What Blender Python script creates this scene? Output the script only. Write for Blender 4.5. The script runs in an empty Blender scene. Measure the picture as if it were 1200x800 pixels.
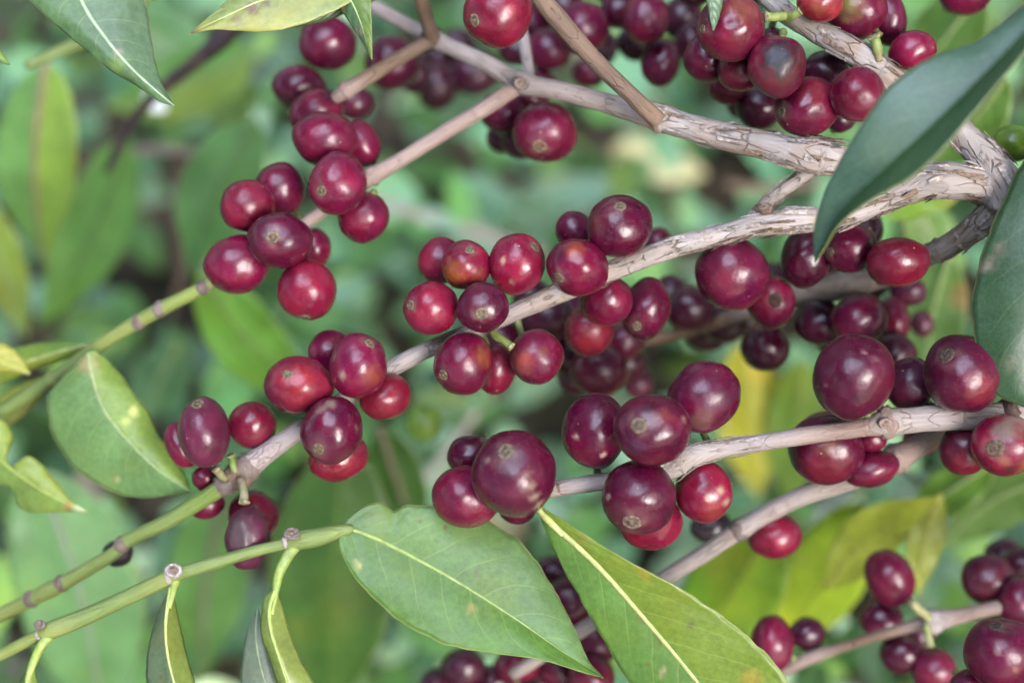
EXPOSURE = 1.95
import bpy, math, random
import numpy as np
from mathutils import Vector, noise

random.seed(7)
scene = bpy.context.scene
COL = scene.collection

# ------------------------------------------------------------------ camera
# metres, true size (a cherry is about 12 mm across). The camera looks 60
# degrees down on a branch held 35 cm from the lens; the ground is 72 cm away.
FOCUS = 0.35
FIELD = 0.20                      # width of the sharp plane in metres
PITCH = math.radians(60)
GROUND = 0.72                     # distance to the ground along the axis
K = FIELD / FOCUS / 1200.0
RX = Vector((1, 0, 0))
FW = Vector((0, math.cos(PITCH), -math.sin(PITCH)))
UP = Vector((0, math.sin(PITCH), math.cos(PITCH)))
TO = -FW
CAM = Vector((0, 0, GROUND * math.sin(PITCH)))


def P(px, py, dz=0.0):
    """point seen at photo position px, py that lies dz millimetres beyond the sharp plane"""
    d = FOCUS + dz / 1000.0
    return CAM + RX * ((px - 600) * K * d) - UP * ((py - 400) * K * d) + FW * d


def px2m(w, dz=0.0):
    return w * K * (FOCUS + dz / 1000.0)


cam_data = bpy.data.cameras.new("camera")
cam = bpy.data.objects.new("camera", cam_data)
COL.objects.link(cam)
cam.location = CAM
cam.rotation_euler = (math.pi / 2 - PITCH, 0, 0)
cam_data.sensor_width = 36
cam_data.sensor_fit = 'HORIZONTAL'
cam_data.lens = 36 * FOCUS / FIELD
cam_data.clip_start = 0.01
cam_data.clip_end = 500
cam_data.dof.use_dof = True
cam_data.dof.focus_distance = FOCUS - 0.007
cam_data.dof.aperture_fstop = cam_data.lens / 10.5     # a 10.5 mm wide pupil
cam_data.dof.aperture_blades = 9
scene.camera = cam

scene.render.engine = 'CYCLES'
scene.cycles.use_denoising = True
scene.cycles.max_bounces = 6
scene.cycles.transparent_max_bounces = 4
scene.cycles.caustics_reflective = False
scene.cycles.caustics_refractive = False
vs = scene.view_settings
vs.view_transform = 'Standard'
vs.look = 'None'
vs.gamma = 1.0
vs.use_curve_mapping = False
vs.exposure = EXPOSURE

# ------------------------------------------------------------------ light
SUN = (RX * 0.42 - UP * 0.22 + TO * 0.85).normalized()
elev = math.asin(SUN.z)
azim = math.atan2(SUN.x, SUN.y)
sd = bpy.data.lights.new("sun", 'SUN')
sd.energy = 0.95
sd.angle = math.radians(25)
sd.color = (1.0, 0.97, 0.93)
so = bpy.data.objects.new("sun", sd)
COL.objects.link(so)
so.rotation_euler = SUN.to_track_quat('Z', 'Y').to_euler()
so.location = (0, 0, 3)

world = bpy.data.worlds.new("World")
scene.world = world
world.use_nodes = True
wt = world.node_tree
wt.nodes.clear()


def N(t, typ, **kw):
    n = t.nodes.new(typ)
    for k, v in kw.items():
        setattr(n, k, v)
    return n


def wire(t, a, b):
    t.links.new(a, b)


wo = N(wt, 'ShaderNodeOutputWorld')
bg = N(wt, 'ShaderNodeBackground')
bg.inputs['Strength'].default_value = 0.15
sky = N(wt, 'ShaderNodeTexSky', sky_type='NISHITA', sun_disc=False)
sky.sun_elevation = elev
sky.sun_rotation = azim
sky.air_density = 1.0
sky.dust_density = 2.0
tc = N(wt, 'ShaderNodeTexCoord')
cl = N(wt, 'ShaderNodeTexNoise')
cl.inputs['Scale'].default_value = 2.1
cl.inputs['Detail'].default_value = 5
wire(wt, tc.outputs['Generated'], cl.inputs['Vector'])
cr = N(wt, 'ShaderNodeValToRGB')
cr.color_ramp.elements[0].position = 0.50
cr.color_ramp.elements[0].color = (0, 0, 0, 1)
cr.color_ramp.elements[1].position = 0.66
cr.color_ramp.elements[1].color = (1, 1, 1, 1)
sz = N(wt, 'ShaderNodeSeparateXYZ')                  # thicker bright cloud overhead
wire(wt, tc.outputs['Generated'], sz.inputs[0])
up_ = N(wt, 'ShaderNodeMapRange')
for i_, v_ in enumerate((0.72, 1.0, -0.04, 0.16), 1):
    up_.inputs[i_].default_value = v_
wire(wt, sz.outputs[2], up_.inputs[0])
ad = N(wt, 'ShaderNodeMath', operation='ADD')
wire(wt, cl.outputs['Fac'], ad.inputs[0])
wire(wt, up_.outputs[0], ad.inputs[1])
wire(wt, ad.outputs[0], cr.inputs['Fac'])
mx = N(wt, 'ShaderNodeMix', data_type='RGBA')
wire(wt, cr.outputs['Color'], mx.inputs['Factor'])
wire(wt, sky.outputs['Color'], mx.inputs[6])
mx.inputs[7].default_value = (14.0, 16.0, 20.5, 1)     # bright cloud
wire(wt, mx.outputs[2], bg.inputs['Color'])
wire(wt, bg.outputs['Background'], wo.inputs['Surface'])

# ------------------------------------------------------------------ materials


def material(name):
    m = bpy.data.materials.new(name)
    m.use_nodes = True
    t = m.node_tree
    t.nodes.clear()
    return m, t


def math_node(t, op, a, b=None, c=None):
    n = N(t, 'ShaderNodeMath', operation=op)
    for i, v in enumerate((a, b, c)):
        if v is None:
            continue
        if isinstance(v, (int, float)):
            n.inputs[i].default_value = v
        else:
            wire(t, v, n.inputs[i])
    return n.outputs[0]


def ramp(t, fac, stops):
    n = N(t, 'ShaderNodeValToRGB')
    e = n.color_ramp.elements
    while len(e) < len(stops):
        e.new(0.5)
    for el, (p, c) in zip(e, stops):
        el.position = p
        el.color = (c, c, c, 1) if isinstance(c, (int, float)) else (*c, 1)
    wire(t, fac, n.inputs['Fac'])
    return n.outputs['Color']


def mixc(t, fac, a, b, blend='MIX'):
    n = N(t, 'ShaderNodeMix', data_type='RGBA', blend_type=blend)
    for s, v in ((n.inputs['Factor'], fac), (n.inputs[6], a), (n.inputs[7], b)):
        if isinstance(v, (int, float)):
            s.default_value = v
        elif isinstance(v, tuple):
            s.default_value = (*v, 1)
        else:
            wire(t, v, s)
    return n.outputs[2]


def objvec(t, scale=1.0, jitter=True):
    """object-space coordinates shifted by a per-object random amount"""
    co = N(t, 'ShaderNodeTexCoord')
    if not jitter:
        return co.outputs['Object']
    oi = N(t, 'ShaderNodeObjectInfo')
    cx = N(t, 'ShaderNodeCombineXYZ')
    r = math_node(t, 'MULTIPLY', oi.outputs['Random'], 3.7)
    for i in range(3):
        wire(t, r, cx.inputs[i])
    va = N(t, 'ShaderNodeVectorMath', operation='ADD')
    wire(t, co.outputs['Object'], va.inputs[0])
    wire(t, cx.outputs[0], va.inputs[1])
    return va.outputs[0]


def tex(t, typ, vec, scale, **kw):
    n = N(t, typ)
    wire(t, vec, n.inputs['Vector'])
    n.inputs['Scale'].default_value = scale
    for k, v in kw.items():
        if k in n.inputs:
            n.inputs[k].default_value = v
        else:
            setattr(n, k, v)
    return n


def finish(t, color, rough, bump=None, bump_d=0.0003, bump_s=0.5, spec=0.5, sss=0.0, coat=0.0, coat_r=0.1, transl=None, transl_f=0.25):
    b = N(t, 'ShaderNodeBsdfPrincipled')
    wire(t, color, b.inputs['Base Color'])
    if isinstance(rough, (int, float)):
        b.inputs['Roughness'].default_value = rough
    else:
        wire(t, rough, b.inputs['Roughness'])
    b.inputs['Specular IOR Level'].default_value = spec
    if sss:
        b.inputs['Subsurface Weight'].default_value = sss
        b.inputs['Subsurface Radius'].default_value = (1.0, 0.25, 0.15)
        b.inputs['Subsurface Scale'].default_value = 0.0012
    if coat:
        b.inputs['Coat Weight'].default_value = coat
        b.inputs['Coat Roughness'].default_value = coat_r
    if bump is not None:
        bn = N(t, 'ShaderNodeBump')
        bn.inputs['Strength'].default_value = bump_s
        bn.inputs['Distance'].default_value = bump_d
        wire(t, bump, bn.inputs['Height'])
        wire(t, bn.outputs[0], b.inputs['Normal'])
        if coat:
            wire(t, bn.outputs[0], b.inputs['Coat Normal'])
    out = N(t, 'ShaderNodeOutputMaterial')
    if transl is not None:
        tr = N(t, 'ShaderNodeBsdfTranslucent')
        wire(t, transl, tr.inputs['Color'])
        ms = N(t, 'ShaderNodeMixShader')
        ms.inputs[0].default_value = transl_f
        wire(t, b.outputs[0], ms.inputs[1])
        wire(t, tr.outputs[0], ms.inputs[2])
        wire(t, ms.outputs[0], out.inputs['Surface'])
    else:
        wire(t, b.outputs[0], out.inputs['Surface'])


def tint(t):
    a = N(t, 'ShaderNodeAttribute', attribute_type='GEOMETRY', attribute_name='tint')
    return a.outputs['Color'], a.outputs['Alpha']


def make_skin():
    m, t = material("cherry_skin")
    col, al = tint(t)
    v = objvec(t)
    n1 = tex(t, 'ShaderNodeTexNoise', v, 260, Detail=4.0, Roughness=0.6)
    mott = ramp(t, n1.outputs['Fac'], [(0.3, 0.72), (0.7, 1.32)])
    c = mixc(t, 1.0, col, mott, 'MULTIPLY')
    # waxy bloom: a pale dusty film, rubbed off in places
    nb = tex(t, 'ShaderNodeTexNoise', v, 95, Detail=5.0, Roughness=0.62)
    bloom = ramp(t, nb.outputs['Fac'], [(0.50, 0.0), (0.74, 0.16)])
    c = mixc(t, bloom, c, (0.13, 0.055, 0.090))
    # fine pale lenticels
    vo = tex(t, 'ShaderNodeTexVoronoi', v, 1500)
    sp = ramp(t, vo.outputs['Distance'], [(0.12, 1.0), (0.24, 0.0)])
    pick = ramp(t, N_col(t, vo), [(0.55, 0.0), (0.75, 1.0)])
    f = math_node(t, 'MULTIPLY', sp, pick)
    f = math_node(t, 'MULTIPLY', f, 0.30)
    c = mixc(t, f, c, (0.26, 0.11, 0.11))
    # a few larger corky specks
    vo2 = tex(t, 'ShaderNodeTexVoronoi', v, 330)
    sp2 = ramp(t, vo2.outputs['Distance'], [(0.05, 1.0), (0.085, 0.0)])
    pk2 = ramp(t, N_col(t, vo2), [(0.72, 0.0), (0.76, 1.0)])
    f2 = math_node(t, 'MULTIPLY', sp2, pk2)
    f2 = math_node(t, 'MULTIPLY', f2, 0.75)
    c = mixc(t, f2, c, (0.32, 0.20, 0.14))
    # thin corky scratches
    mp = N(t, 'ShaderNodeMapping')
    wire(t, v, mp.inputs[0])
    mp.inputs['Rotation'].default_value = (0.5, 0.9, 0.3)
    mp.inputs['Scale'].default_value = (1, 1, 0.16)
    vo3 = tex(t, 'ShaderNodeTexVoronoi', mp.outputs[0], 520)
    sp3 = ramp(t, vo3.outputs['Distance'], [(0.03, 1.0), (0.055, 0.0)])
    pk3 = ramp(t, N_col(t, vo3), [(0.68, 0.0), (0.70, 1.0)])
    f3 = math_node(t, 'MULTIPLY', sp3, pk3)
    f3 = math_node(t, 'MULTIPLY', f3, 0.5)
    c = mixc(t, f3, c, (0.30, 0.20, 0.15))
    # waxy bloom patches change the gloss
    n2 = tex(t, 'ShaderNodeTexNoise', v, 170, Detail=3.0)
    r = ramp(t, n2.outputs['Fac'], [(0.3, 0.20), (0.72, 0.37)])
    rr = math_node(t, 'MAXIMUM', r, al)
    rr = math_node(t, 'ADD', rr, math_node(t, 'MULTIPLY', f2, 0.3))
    rr = math_node(t, 'ADD', rr, math_node(t, 'MULTIPLY', bloom, 0.7))
    n3 = tex(t, 'ShaderNodeTexNoise', v, 2600, Detail=2.0)
    n4 = tex(t, 'ShaderNodeTexNoise', v, 330, Detail=2.0)
    h = math_node(t, 'ADD', math_node(t, 'MULTIPLY', n3.outputs['Fac'], 0.10), n4.outputs['Fac'])
    h = math_node(t, 'ADD', h, math_node(t, 'MULTIPLY', f2, 0.35))
    finish(t, c, rr, h, 0.0005, 0.35, spec=0.40, sss=0.04, coat=0.06, coat_r=0.14)
    return m


def N_col(t, vo):
    s = N(t, 'ShaderNodeSeparateColor')
    wire(t, vo.outputs['Color'], s.inputs[0])
    return s.outputs[0]


def make_cork():
    m, t = material("corky_scar")
    col, al = tint(t)
    v = objvec(t)
    n1 = tex(t, 'ShaderNodeTexNoise', v, 1400, Detail=4.0)
    c = mixc(t, 1.0, col, ramp(t, n1.outputs['Fac'], [(0.3, 0.45), (0.7, 1.45)]), 'MULTIPLY')
    finish(t, c, 0.8, n1.outputs['Fac'], 0.0005, 0.8, spec=0.3)
    return m


def make_bark():
    m, t = material("branch_bark")
    col, al = tint(t)
    uv = N(t, 'ShaderNodeUVMap').outputs[0]          # metres round, metres along
    oi = N(t, 'ShaderNodeObjectInfo')
    cx = N(t, 'ShaderNodeCombineXYZ')
    wire(t, oi.outputs['Random'], cx.inputs[2])
    va = N(t, 'ShaderNodeVectorMath', operation='ADD')
    wire(t, uv, va.inputs[0])
    wire(t, cx.outputs[0], va.inputs[1])
    v = va.outputs[0]
    mp = N(t, 'ShaderNodeMapping')
    wire(t, v, mp.inputs[0])
    mp.inputs['Scale'].default_value = (1.0, 0.42, 1.0)
    # wobble
    w = tex(t, 'ShaderNodeTexNoise', mp.outputs[0], 300, Detail=3.0)
    wob = N(t, 'ShaderNodeVectorMath', operation='MULTIPLY_ADD')
    wire(t, w.outputs['Color'], wob.inputs[0])
    wob.inputs[1].default_value = (0.0035, 0.0035, 0)
    wire(t, mp.outputs[0], wob.inputs[2])
    pl = tex(t, 'ShaderNodeTexVoronoi', wob.outputs[0], 420, feature='DISTANCE_TO_EDGE')
    crack = ramp(t, pl.outputs['Distance'], [(0.0, 1.0), (0.055, 0.0)])
    n0 = tex(t, 'ShaderNodeTexNoise', v, 260, Detail=2.0)
    cm = ramp(t, n0.outputs['Fac'], [(0.44, 0.0), (0.60, 1.0)])
    crack = math_node(t, 'MULTIPLY', crack, cm)
    crack = math_node(t, 'MULTIPLY', crack, al)
    # long fibres
    mp2 = N(t, 'ShaderNodeMapping')
    wire(t, v, mp2.inputs[0])
    mp2.inputs['Scale'].default_value = (1.0, 0.09, 1.0)
    fib = tex(t, 'ShaderNodeTexNoise', mp2.outputs[0], 1300, Detail=5.0, Roughness=0.65)
    pv = tex(t, 'ShaderNodeTexVoronoi', wob.outputs[0], 420)
    sc = N(t, 'ShaderNodeSeparateColor')
    wire(t, pv.outputs['Color'], sc.inputs[0])
    plate = ramp(t, sc.outputs[0], [(0.0, 0.84), (1.0, 1.16)])
    bl = tex(t, 'ShaderNodeTexNoise', v, 130, Detail=4.0)
    brown = ramp(t, bl.outputs['Fac'], [(0.46, 0.0), (0.66, 0.7)])
    brown = math_node(t, 'MULTIPLY', brown, al)
    c = mixc(t, brown, col, (0.235, 0.145, 0.085))
    c1 = mixc(t, 1.0, c, plate, 'MULTIPLY')
    c = mixc(t, al, c, c1)
    c = mixc(t, 1.0, c, ramp(t, fib.outputs['Fac'], [(0.28, 0.80), (0.72, 1.18)]), 'MULTIPLY')
    c = mixc(t, math_node(t, 'MULTIPLY', crack, 0.48), c, (0.065, 0.042, 0.030))
    # dots (lenticels)
    vd = tex(t, 'ShaderNodeTexVoronoi', v, 950)
    dot = ramp(t, vd.outputs['Distance'], [(0.10, 1.0), (0.22, 0.0)])
    dp = ramp(t, N_col(t, vd), [(0.6, 0.0), (0.62, 1.0)])
    c = mixc(t, math_node(t, 'MULTIPLY', math_node(t, 'MULTIPLY', dot, dp), 0.45), c, (0.10, 0.06, 0.045))
    h = math_node(t, 'SUBTRACT', fib.outputs['Fac'], math_node(t, 'MULTIPLY', crack, 1.6))
    h = math_node(t, 'ADD', h, math_node(t, 'MULTIPLY', math_node(t, 'MULTIPLY', sc.outputs[0], al), 0.8))
    ro = ramp(t, al, [(0.0, 0.42), (0.3, 0.7)])
    finish(t, c, ro, h, 0.0006, 0.75, spec=0.35)
    return m


def make_leaf(name, rough0, rough1, vein_gain, transl_f, gloss_spec=0.5, quilt_gain=0.45):
    """UV.x runs -1..1 across the blade (0 = midrib) offset to 0..1, UV.y 0..1 from base to tip"""
    m, t = material(name)
    col, al = tint(t)
    uvn = N(t, 'ShaderNodeUVMap').outputs[0]
    s = N(t, 'ShaderNodeSeparateXYZ')
    wire(t, uvn, s.inputs[0])
    sx = math_node(t, 'MULTIPLY_ADD', s.outputs[0], 2.0, -1.0)
    ax = math_node(t, 'ABSOLUTE', sx)
    ty = s.outputs[1]
    v = objvec(t)
    nz = tex(t, 'ShaderNodeTexNoise', v, 90, Detail=2.0)
    wob = math_node(t, 'MULTIPLY_ADD', nz.outputs['Fac'], 0.9, -0.45)
    side = math_node(t, 'MULTIPLY', math_node(t, 'GREATER_THAN', sx, 0.0), 0.43)
    w = math_node(t, 'MULTIPLY_ADD', ty, 8.5, side)
    w = math_node(t, 'SUBTRACT', w, math_node(t, 'MULTIPLY', ax, 1.15))
    w = math_node(t, 'SUBTRACT', w, math_node(t, 'MULTIPLY', math_node(t, 'MULTIPLY', ax, ax), 0.75))
    w = math_node(t, 'ADD', w, math_node(t, 'MULTIPLY', wob, 0.45))
    fr = math_node(t, 'FRACT', w)
    dist = math_node(t, 'ABSOLUTE', math_node(t, 'SUBTRACT', fr, 0.5))
    vein = ramp(t, dist, [(0.0, 1.0), (0.045, 0.0)])
    quilt = ramp(t, dist, [(0.0, 0.0), (0.5, 1.0)])
    fade = ramp(t, ax, [(0.55, 1.0), (0.92, 0.0)])
    vein = math_node(t, 'MULTIPLY', vein, fade)
    # net of tiny veins
    vo = tex(t, 'ShaderNodeTexVoronoi', v, 800, feature='DISTANCE_TO_EDGE')
    net = ramp(t, vo.outputs['Distance'], [(0.0, 1.0), (0.12, 0.0)])
    n1 = tex(t, 'ShaderNodeTexNoise', v, 75, Detail=5.0, Roughness=0.6)
    n2 = tex(t, 'ShaderNodeTexNoise', v, 900, Detail=3.0)
    c = mixc(t, 1.0, col, ramp(t, n1.outputs['Fac'], [(0.3, 0.78), (0.7, 1.24)]), 'MULTIPLY')
    c = mixc(t, 1.0, c, ramp(t, n2.outputs['Fac'], [(0.3, 0.86), (0.7, 1.14)]), 'MULTIPLY')
    # yellowing blotches
    n3 = tex(t, 'ShaderNodeTexNoise', v, 48, Detail=3.0)
    yl = ramp(t, n3.outputs['Fac'], [(0.55, 0.0), (0.75, 0.6)])
    c = mixc(t, math_node(t, 'MULTIPLY', yl, 0.8), c, mixc(t, 1.0, col, (1.9, 1.25, 0.6), 'MULTIPLY'))
    c = mixc(t, math_node(t, 'MULTIPLY', net, 0.04), c, (0.30, 0.38, 0.14))
    c = mixc(t, math_node(t, 'MULTIPLY', vein, vein_gain), c, (0.34, 0.40, 0.13))
    edge = ramp(t, ax, [(0.965, 0.0), (0.99, 0.36)])
    c = mixc(t, edge, c, (0.42, 0.42, 0.17))
    # brown freckles
    vs_ = tex(t, 'ShaderNodeTexVoronoi', v, 210)
    fk = ramp(t, vs_.outputs['Distance'], [(0.05, 1.0), (0.12, 0.0)])
    pk = ramp(t, N_col(t, vs_), [(0.86, 0.0), (0.88, 1.0)])
    fk = math_node(t, 'MULTIPLY', math_node(t, 'MULTIPLY', fk, pk), 0.75)
    c = mixc(t, fk, c, (0.13, 0.075, 0.035))
    r = ramp(t, n1.outputs['Fac'], [(0.3, rough0), (0.7, rough1)])
    h = math_node(t, 'ADD', math_node(t, 'MULTIPLY', quilt, quilt_gain), math_node(t, 'MULTIPLY', n2.outputs['Fac'], 0.16))
    h = math_node(t, 'SUBTRACT', h, math_node(t, 'MULTIPLY', net, 0.02))
    n5 = tex(t, 'ShaderNodeTexNoise', v, 260, Detail=2.0)
    h = math_node(t, 'ADD', h, math_node(t, 'MULTIPLY', n5.outputs['Fac'], 0.5))
    tl = mixc(t, 1.0, c, (1.5, 1.6, 0.6), 'MULTIPLY')
    finish(t, c, r, h, 0.0007, 0.32, spec=gloss_spec, transl=tl, transl_f=transl_f)
    return m


def make_rib():
    m, t = material("leaf_rib")
    col, al = tint(t)
    v = objvec(t)
    n1 = tex(t, 'ShaderNodeTexNoise', v, 700, Detail=4.0)
    c = mixc(t, 1.0, col, ramp(t, n1.outputs['Fac'], [(0.3, 0.75), (0.7, 1.2)]), 'MULTIPLY')
    finish(t, c, 0.45, n1.outputs['Fac'], 0.0003, 0.5, spec=0.4)
    return m


def make_soil():
    m, t = material("soil_and_litter")
    co = N(t, 'ShaderNodeTexCoord').outputs['Object']
    n1 = tex(t, 'ShaderNodeTexNoise', co, 14, Detail=6.0, Roughness=0.65)
    n2 = tex(t, 'ShaderNodeTexNoise', co, 120, Detail=4.0)
    c = N(t, 'ShaderNodeValToRGB')
    e = c.color_ramp.elements
    e[0].position, e[0].color = 0.42, (0.020, 0.016, 0.012, 1)
    e[1].position, e[1].color = 0.68, (0.17, 0.125, 0.09, 1)
    wire(t, n1.outputs['Fac'], c.inputs['Fac'])
    cc = mixc(t, 1.0, c.outputs['Color'], ramp(t, n2.outputs['Fac'], [(0.3, 0.6), (0.7, 1.4)]), 'MULTIPLY')
    finish(t, cc, 0.9, n2.outputs['Fac'], 0.01, 0.8, spec=0.2)
    return m


SKIN = make_skin()
CORK = make_cork()
BARK = make_bark()
LEAF = make_leaf("leaf_blade", 0.32, 0.46, 0.18, 0.22, 0.42)
SMALL_LEAF = make_leaf("small_leaf_blade", 0.30, 0.44, 0.08, 0.20, 0.48, 0.06)
WEED = make_leaf("weed_blade", 0.33, 0.50, 0.12, 0.32, 0.48)
RIB = make_rib()
SOIL = make_soil()

# ------------------------------------------------------------------ object helpers


def mesh_obj(name, verts, faces, mat, parent=None, cols=None, uvs=None, smooth=True, origin=None):
    """one mesh object; verts are world points, stored relative to origin (the thing's own place)"""
    if parent is not None:
        p, off = parent, Vector((0, 0, 0))
        while p is not None:
            off += p.location
            p = p.parent
    else:
        off = origin or Vector((0, 0, 0))
    me = bpy.data.meshes.new(name)
    V = np.asarray(verts, dtype=np.float64) - np.array(off)
    me.from_pydata(V.tolist(), [], faces)
    me.materials.append(mat)
    if smooth:
        me.polygons.foreach_set('use_smooth', [True] * len(me.polygons))
    if cols is not None:
        a = me.color_attributes.new('tint', 'FLOAT_COLOR', 'POINT')
        a.data.foreach_set('color', np.asarray(cols, dtype=np.float32).ravel())
    if uvs is not None:
        u = me.uv_layers.new(name='UVMap')
        li = np.empty(len(me.loops), dtype=np.int32)
        me.loops.foreach_get('vertex_index', li)
        u.data.foreach_set('uv', np.asarray(uvs, dtype=np.float32)[li].ravel())
    me.update()
    o = bpy.data.objects.new(name, me)
    COL.objects.link(o)
    if parent is not None:
        o.parent = parent
    else:
        o.location = off
    return o


def thing(name, label, cat, loc, group=None):
    o = bpy.data.objects.new(name, None)
    o.empty_display_size = 0.004
    COL.objects.link(o)
    o.location = loc
    o['label'] = label
    o['category'] = cat
    if group:
        o['group'] = group
    return o


def catmull(pts, n):
    """n samples on a Catmull-Rom curve through pts (arrays of any width), evenly spaced by length"""
    A = np.asarray(pts, dtype=np.float64)
    if len(A) == 2:
        A = np.array([A[0], (A[0] + A[1]) / 2, A[1]])
    B = np.vstack([2 * A[0] - A[1], A, 2 * A[-1] - A[-2]])
    out = []
    for i in range(1, len(B) - 2):
        for u in np.linspace(0, 1, 24, endpoint=False):
            p0, p1, p2, p3 = B[i - 1], B[i], B[i + 1], B[i + 2]
            out.append(0.5 * ((2 * p1) + (-p0 + p2) * u + (2 * p0 - 5 * p1 + 4 * p2 - p3) * u * u + (-p0 + 3 * p1 - 3 * p2 + p3) * u ** 3))
    out.append(B[-2])
    out = np.array(out)
    d = np.r_[0, np.cumsum(np.linalg.norm(np.diff(out[:, :3], axis=0), axis=1))]
    s = np.linspace(0, d[-1], n)
    return np.stack([np.interp(s, d, out[:, k]) for k in range(out.shape[1])], 1), d[-1]


def linres(pts, n):
    A = np.asarray(pts, dtype=np.float64)
    d = np.r_[0, np.cumsum(np.linalg.norm(np.diff(A[:, :2], axis=0), axis=1))]
    s = np.linspace(0, d[-1], n)
    return np.stack([np.interp(s, d, A[:, k]) for k in range(A.shape[1])], 1)


def tube_data(C, rad, cols, nseg=14, rough=0.0, freq=300.0, cap=True, seed=0.0, squash=None):
    """verts, faces, colours, uvs of a tube along the world points C"""
    n = len(C)
    T = np.gradient(C, axis=0)
    T /= np.linalg.norm(T, axis=1)[:, None] + 1e-12
    ref = np.array(TO)
    verts, faces, uvs, cc = [], [], [], []
    L = np.r_[0, np.cumsum(np.linalg.norm(np.diff(C, axis=0), axis=1))]
    a = ref - T[0] * ref.dot(T[0])
    a /= np.linalg.norm(a)
    for i in range(n):
        a = a - T[i] * a.dot(T[i])
        a /= np.linalg.norm(a) + 1e-12
        b = np.cross(T[i], a)
        for j in range(nseg):
            th = 2 * math.pi * j / nseg
            d = a * math.cos(th) + b * math.sin(th)
            r = rad[i]
            if rough:
                q = Vector((C[i] + d * r) * freq) + Vector((seed, seed, 0))
                r *= 1 + rough * noise.noise(q) + rough * 0.6 * noise.noise(q * 2.7)
            verts.append(C[i] + d * r)
            u = j / nseg
            uvs.append((abs(u - 0.5) * 2 * math.pi * rad[i], L[i]))
            cc.append(cols[i])
    for i in range(n - 1):
        for j in range(nseg):
            k = (j + 1) % nseg
            faces.append((i * nseg + j, i * nseg + k, (i + 1) * nseg + k, (i + 1) * nseg + j))
    if cap:
        faces.append(tuple(range(nseg - 1, -1, -1)))
        faces.append(tuple(range((n - 1) * nseg, n * nseg)))
    return verts, faces, cc, uvs


def tube(name, pts, parent, mat, nseg=12, n=24, rough=0.0, freq=300.0):
    """pts: (px, py, dz, width_px, colour)"""
    A = [list(P(x, y, z)) + [px2m(w, z) / 2] + list(c) for x, y, z, w, c in pts]
    S, L = catmull(A, n)
    v, f, c, uv = tube_data(S[:, :3], np.maximum(S[:, 3], 1e-5), np.clip(S[:, 4:8], 0, 1), nseg, rough, freq, seed=random.random() * 9)
    return mesh_obj(name, v, f, mat, parent, c, uv)
# ------------------------------------------------------------------ branches
BARKC = {
    'B': (0.292, 0.252, 0.232, 1.0),      # grey flaking bark
    'L': (0.265, 0.222, 0.208, 0.35),     # smooth pale lilac bark
    'N': (0.128, 0.084, 0.058, 0.4),     # brown twig
    'T': (0.232, 0.166, 0.142, 0.25),     # tan pink twig
    'G': (0.135, 0.180, 0.052, 0.0),     # green shoot
    'Y': (0.175, 0.210, 0.058, 0.0),       # yellow green shoot
    'D': (0.040, 0.026, 0.030, 0.3),     # dark dead twig
    'M': (0.34, 0.292, 0.262, 0.6),        # muted grey twig
    'S': (0.145, 0.112, 0.098, 0.5),      # purplish scar
    'W': (0.31, 0.27, 0.255, 0.2),        # pale scar
    'P': (0.13, 0.15, 0.055, 0.0),       # pedicel green
}
CHAIN = []                                # (centre, radius) of the wood, for laying the cherries against it


def branch(name, label, pts, nodes=(), bumpy=0.05, n=120, nseg=20, cat='branch', group=None, solid=True, knots=()):
    """pts: (px, py, dz, width, colour code); nodes: (px, py, dz, radius_factor, colour code, part name)"""
    p0 = P(*pts[0][:3])
    root = thing(name, label, cat, p0, group)
    A = [list(P(x, y, z)) + [px2m(w, z) / 2] + list(BARKC[c]) for x, y, z, w, c in pts]
    S, L = catmull(A, n)
    C, R = S[:, :3], np.maximum(S[:, 3], 2e-4)
    for (kx, ky, kz, amp, sig) in knots:                 # swellings
        q = np.array(P(kx, ky, kz))
        d = np.linalg.norm(C - q, axis=1)
        R = R * (1 + amp * np.exp(-(d / sig) ** 2))
    v, f, c, uv = tube_data(C, R, np.clip(S[:, 4:8], 0, 1), nseg, bumpy, 230.0, seed=random.random() * 50)
    mesh_obj('stem', v, f, BARK, root, c, uv)
    if solid:
        for i in range(0, n, 2):
            CHAIN.append((C[i], R[i]))
    for (nx, ny, nz, rf, code, pname) in nodes:
        q = np.array(P(nx, ny, nz))
        i = int(np.argmin(np.linalg.norm(C - q, axis=1)))
        i = min(max(i, 1), n - 2)
        t = C[i + 1] - C[i - 1]
        t /= np.linalg.norm(t)
        r = R[i]
        cc, rr = [], []
        for u, k in ((-1.0, 0.9), (-0.75, 1.04), (-0.45, 1.12), (-0.2, 1.2), (0.0, 1.12), (0.2, 1.22), (0.5, 1.12), (0.8, 1.03), (1.0, 0.9)):
            cc.append(C[i] + t * u * r * 0.8 * rf)
            rr.append(r * (0.92 + (k - 0.92) * rf))
        vv, ff, c2, uv2 = tube_data(np.array(cc), np.array(rr), [BARKC[code]] * 9, 18, 0.24, 480.0, seed=random.random() * 50)
        mesh_obj(pname, vv, ff, BARK, root, c2, uv2)
    return root, C, R


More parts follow.
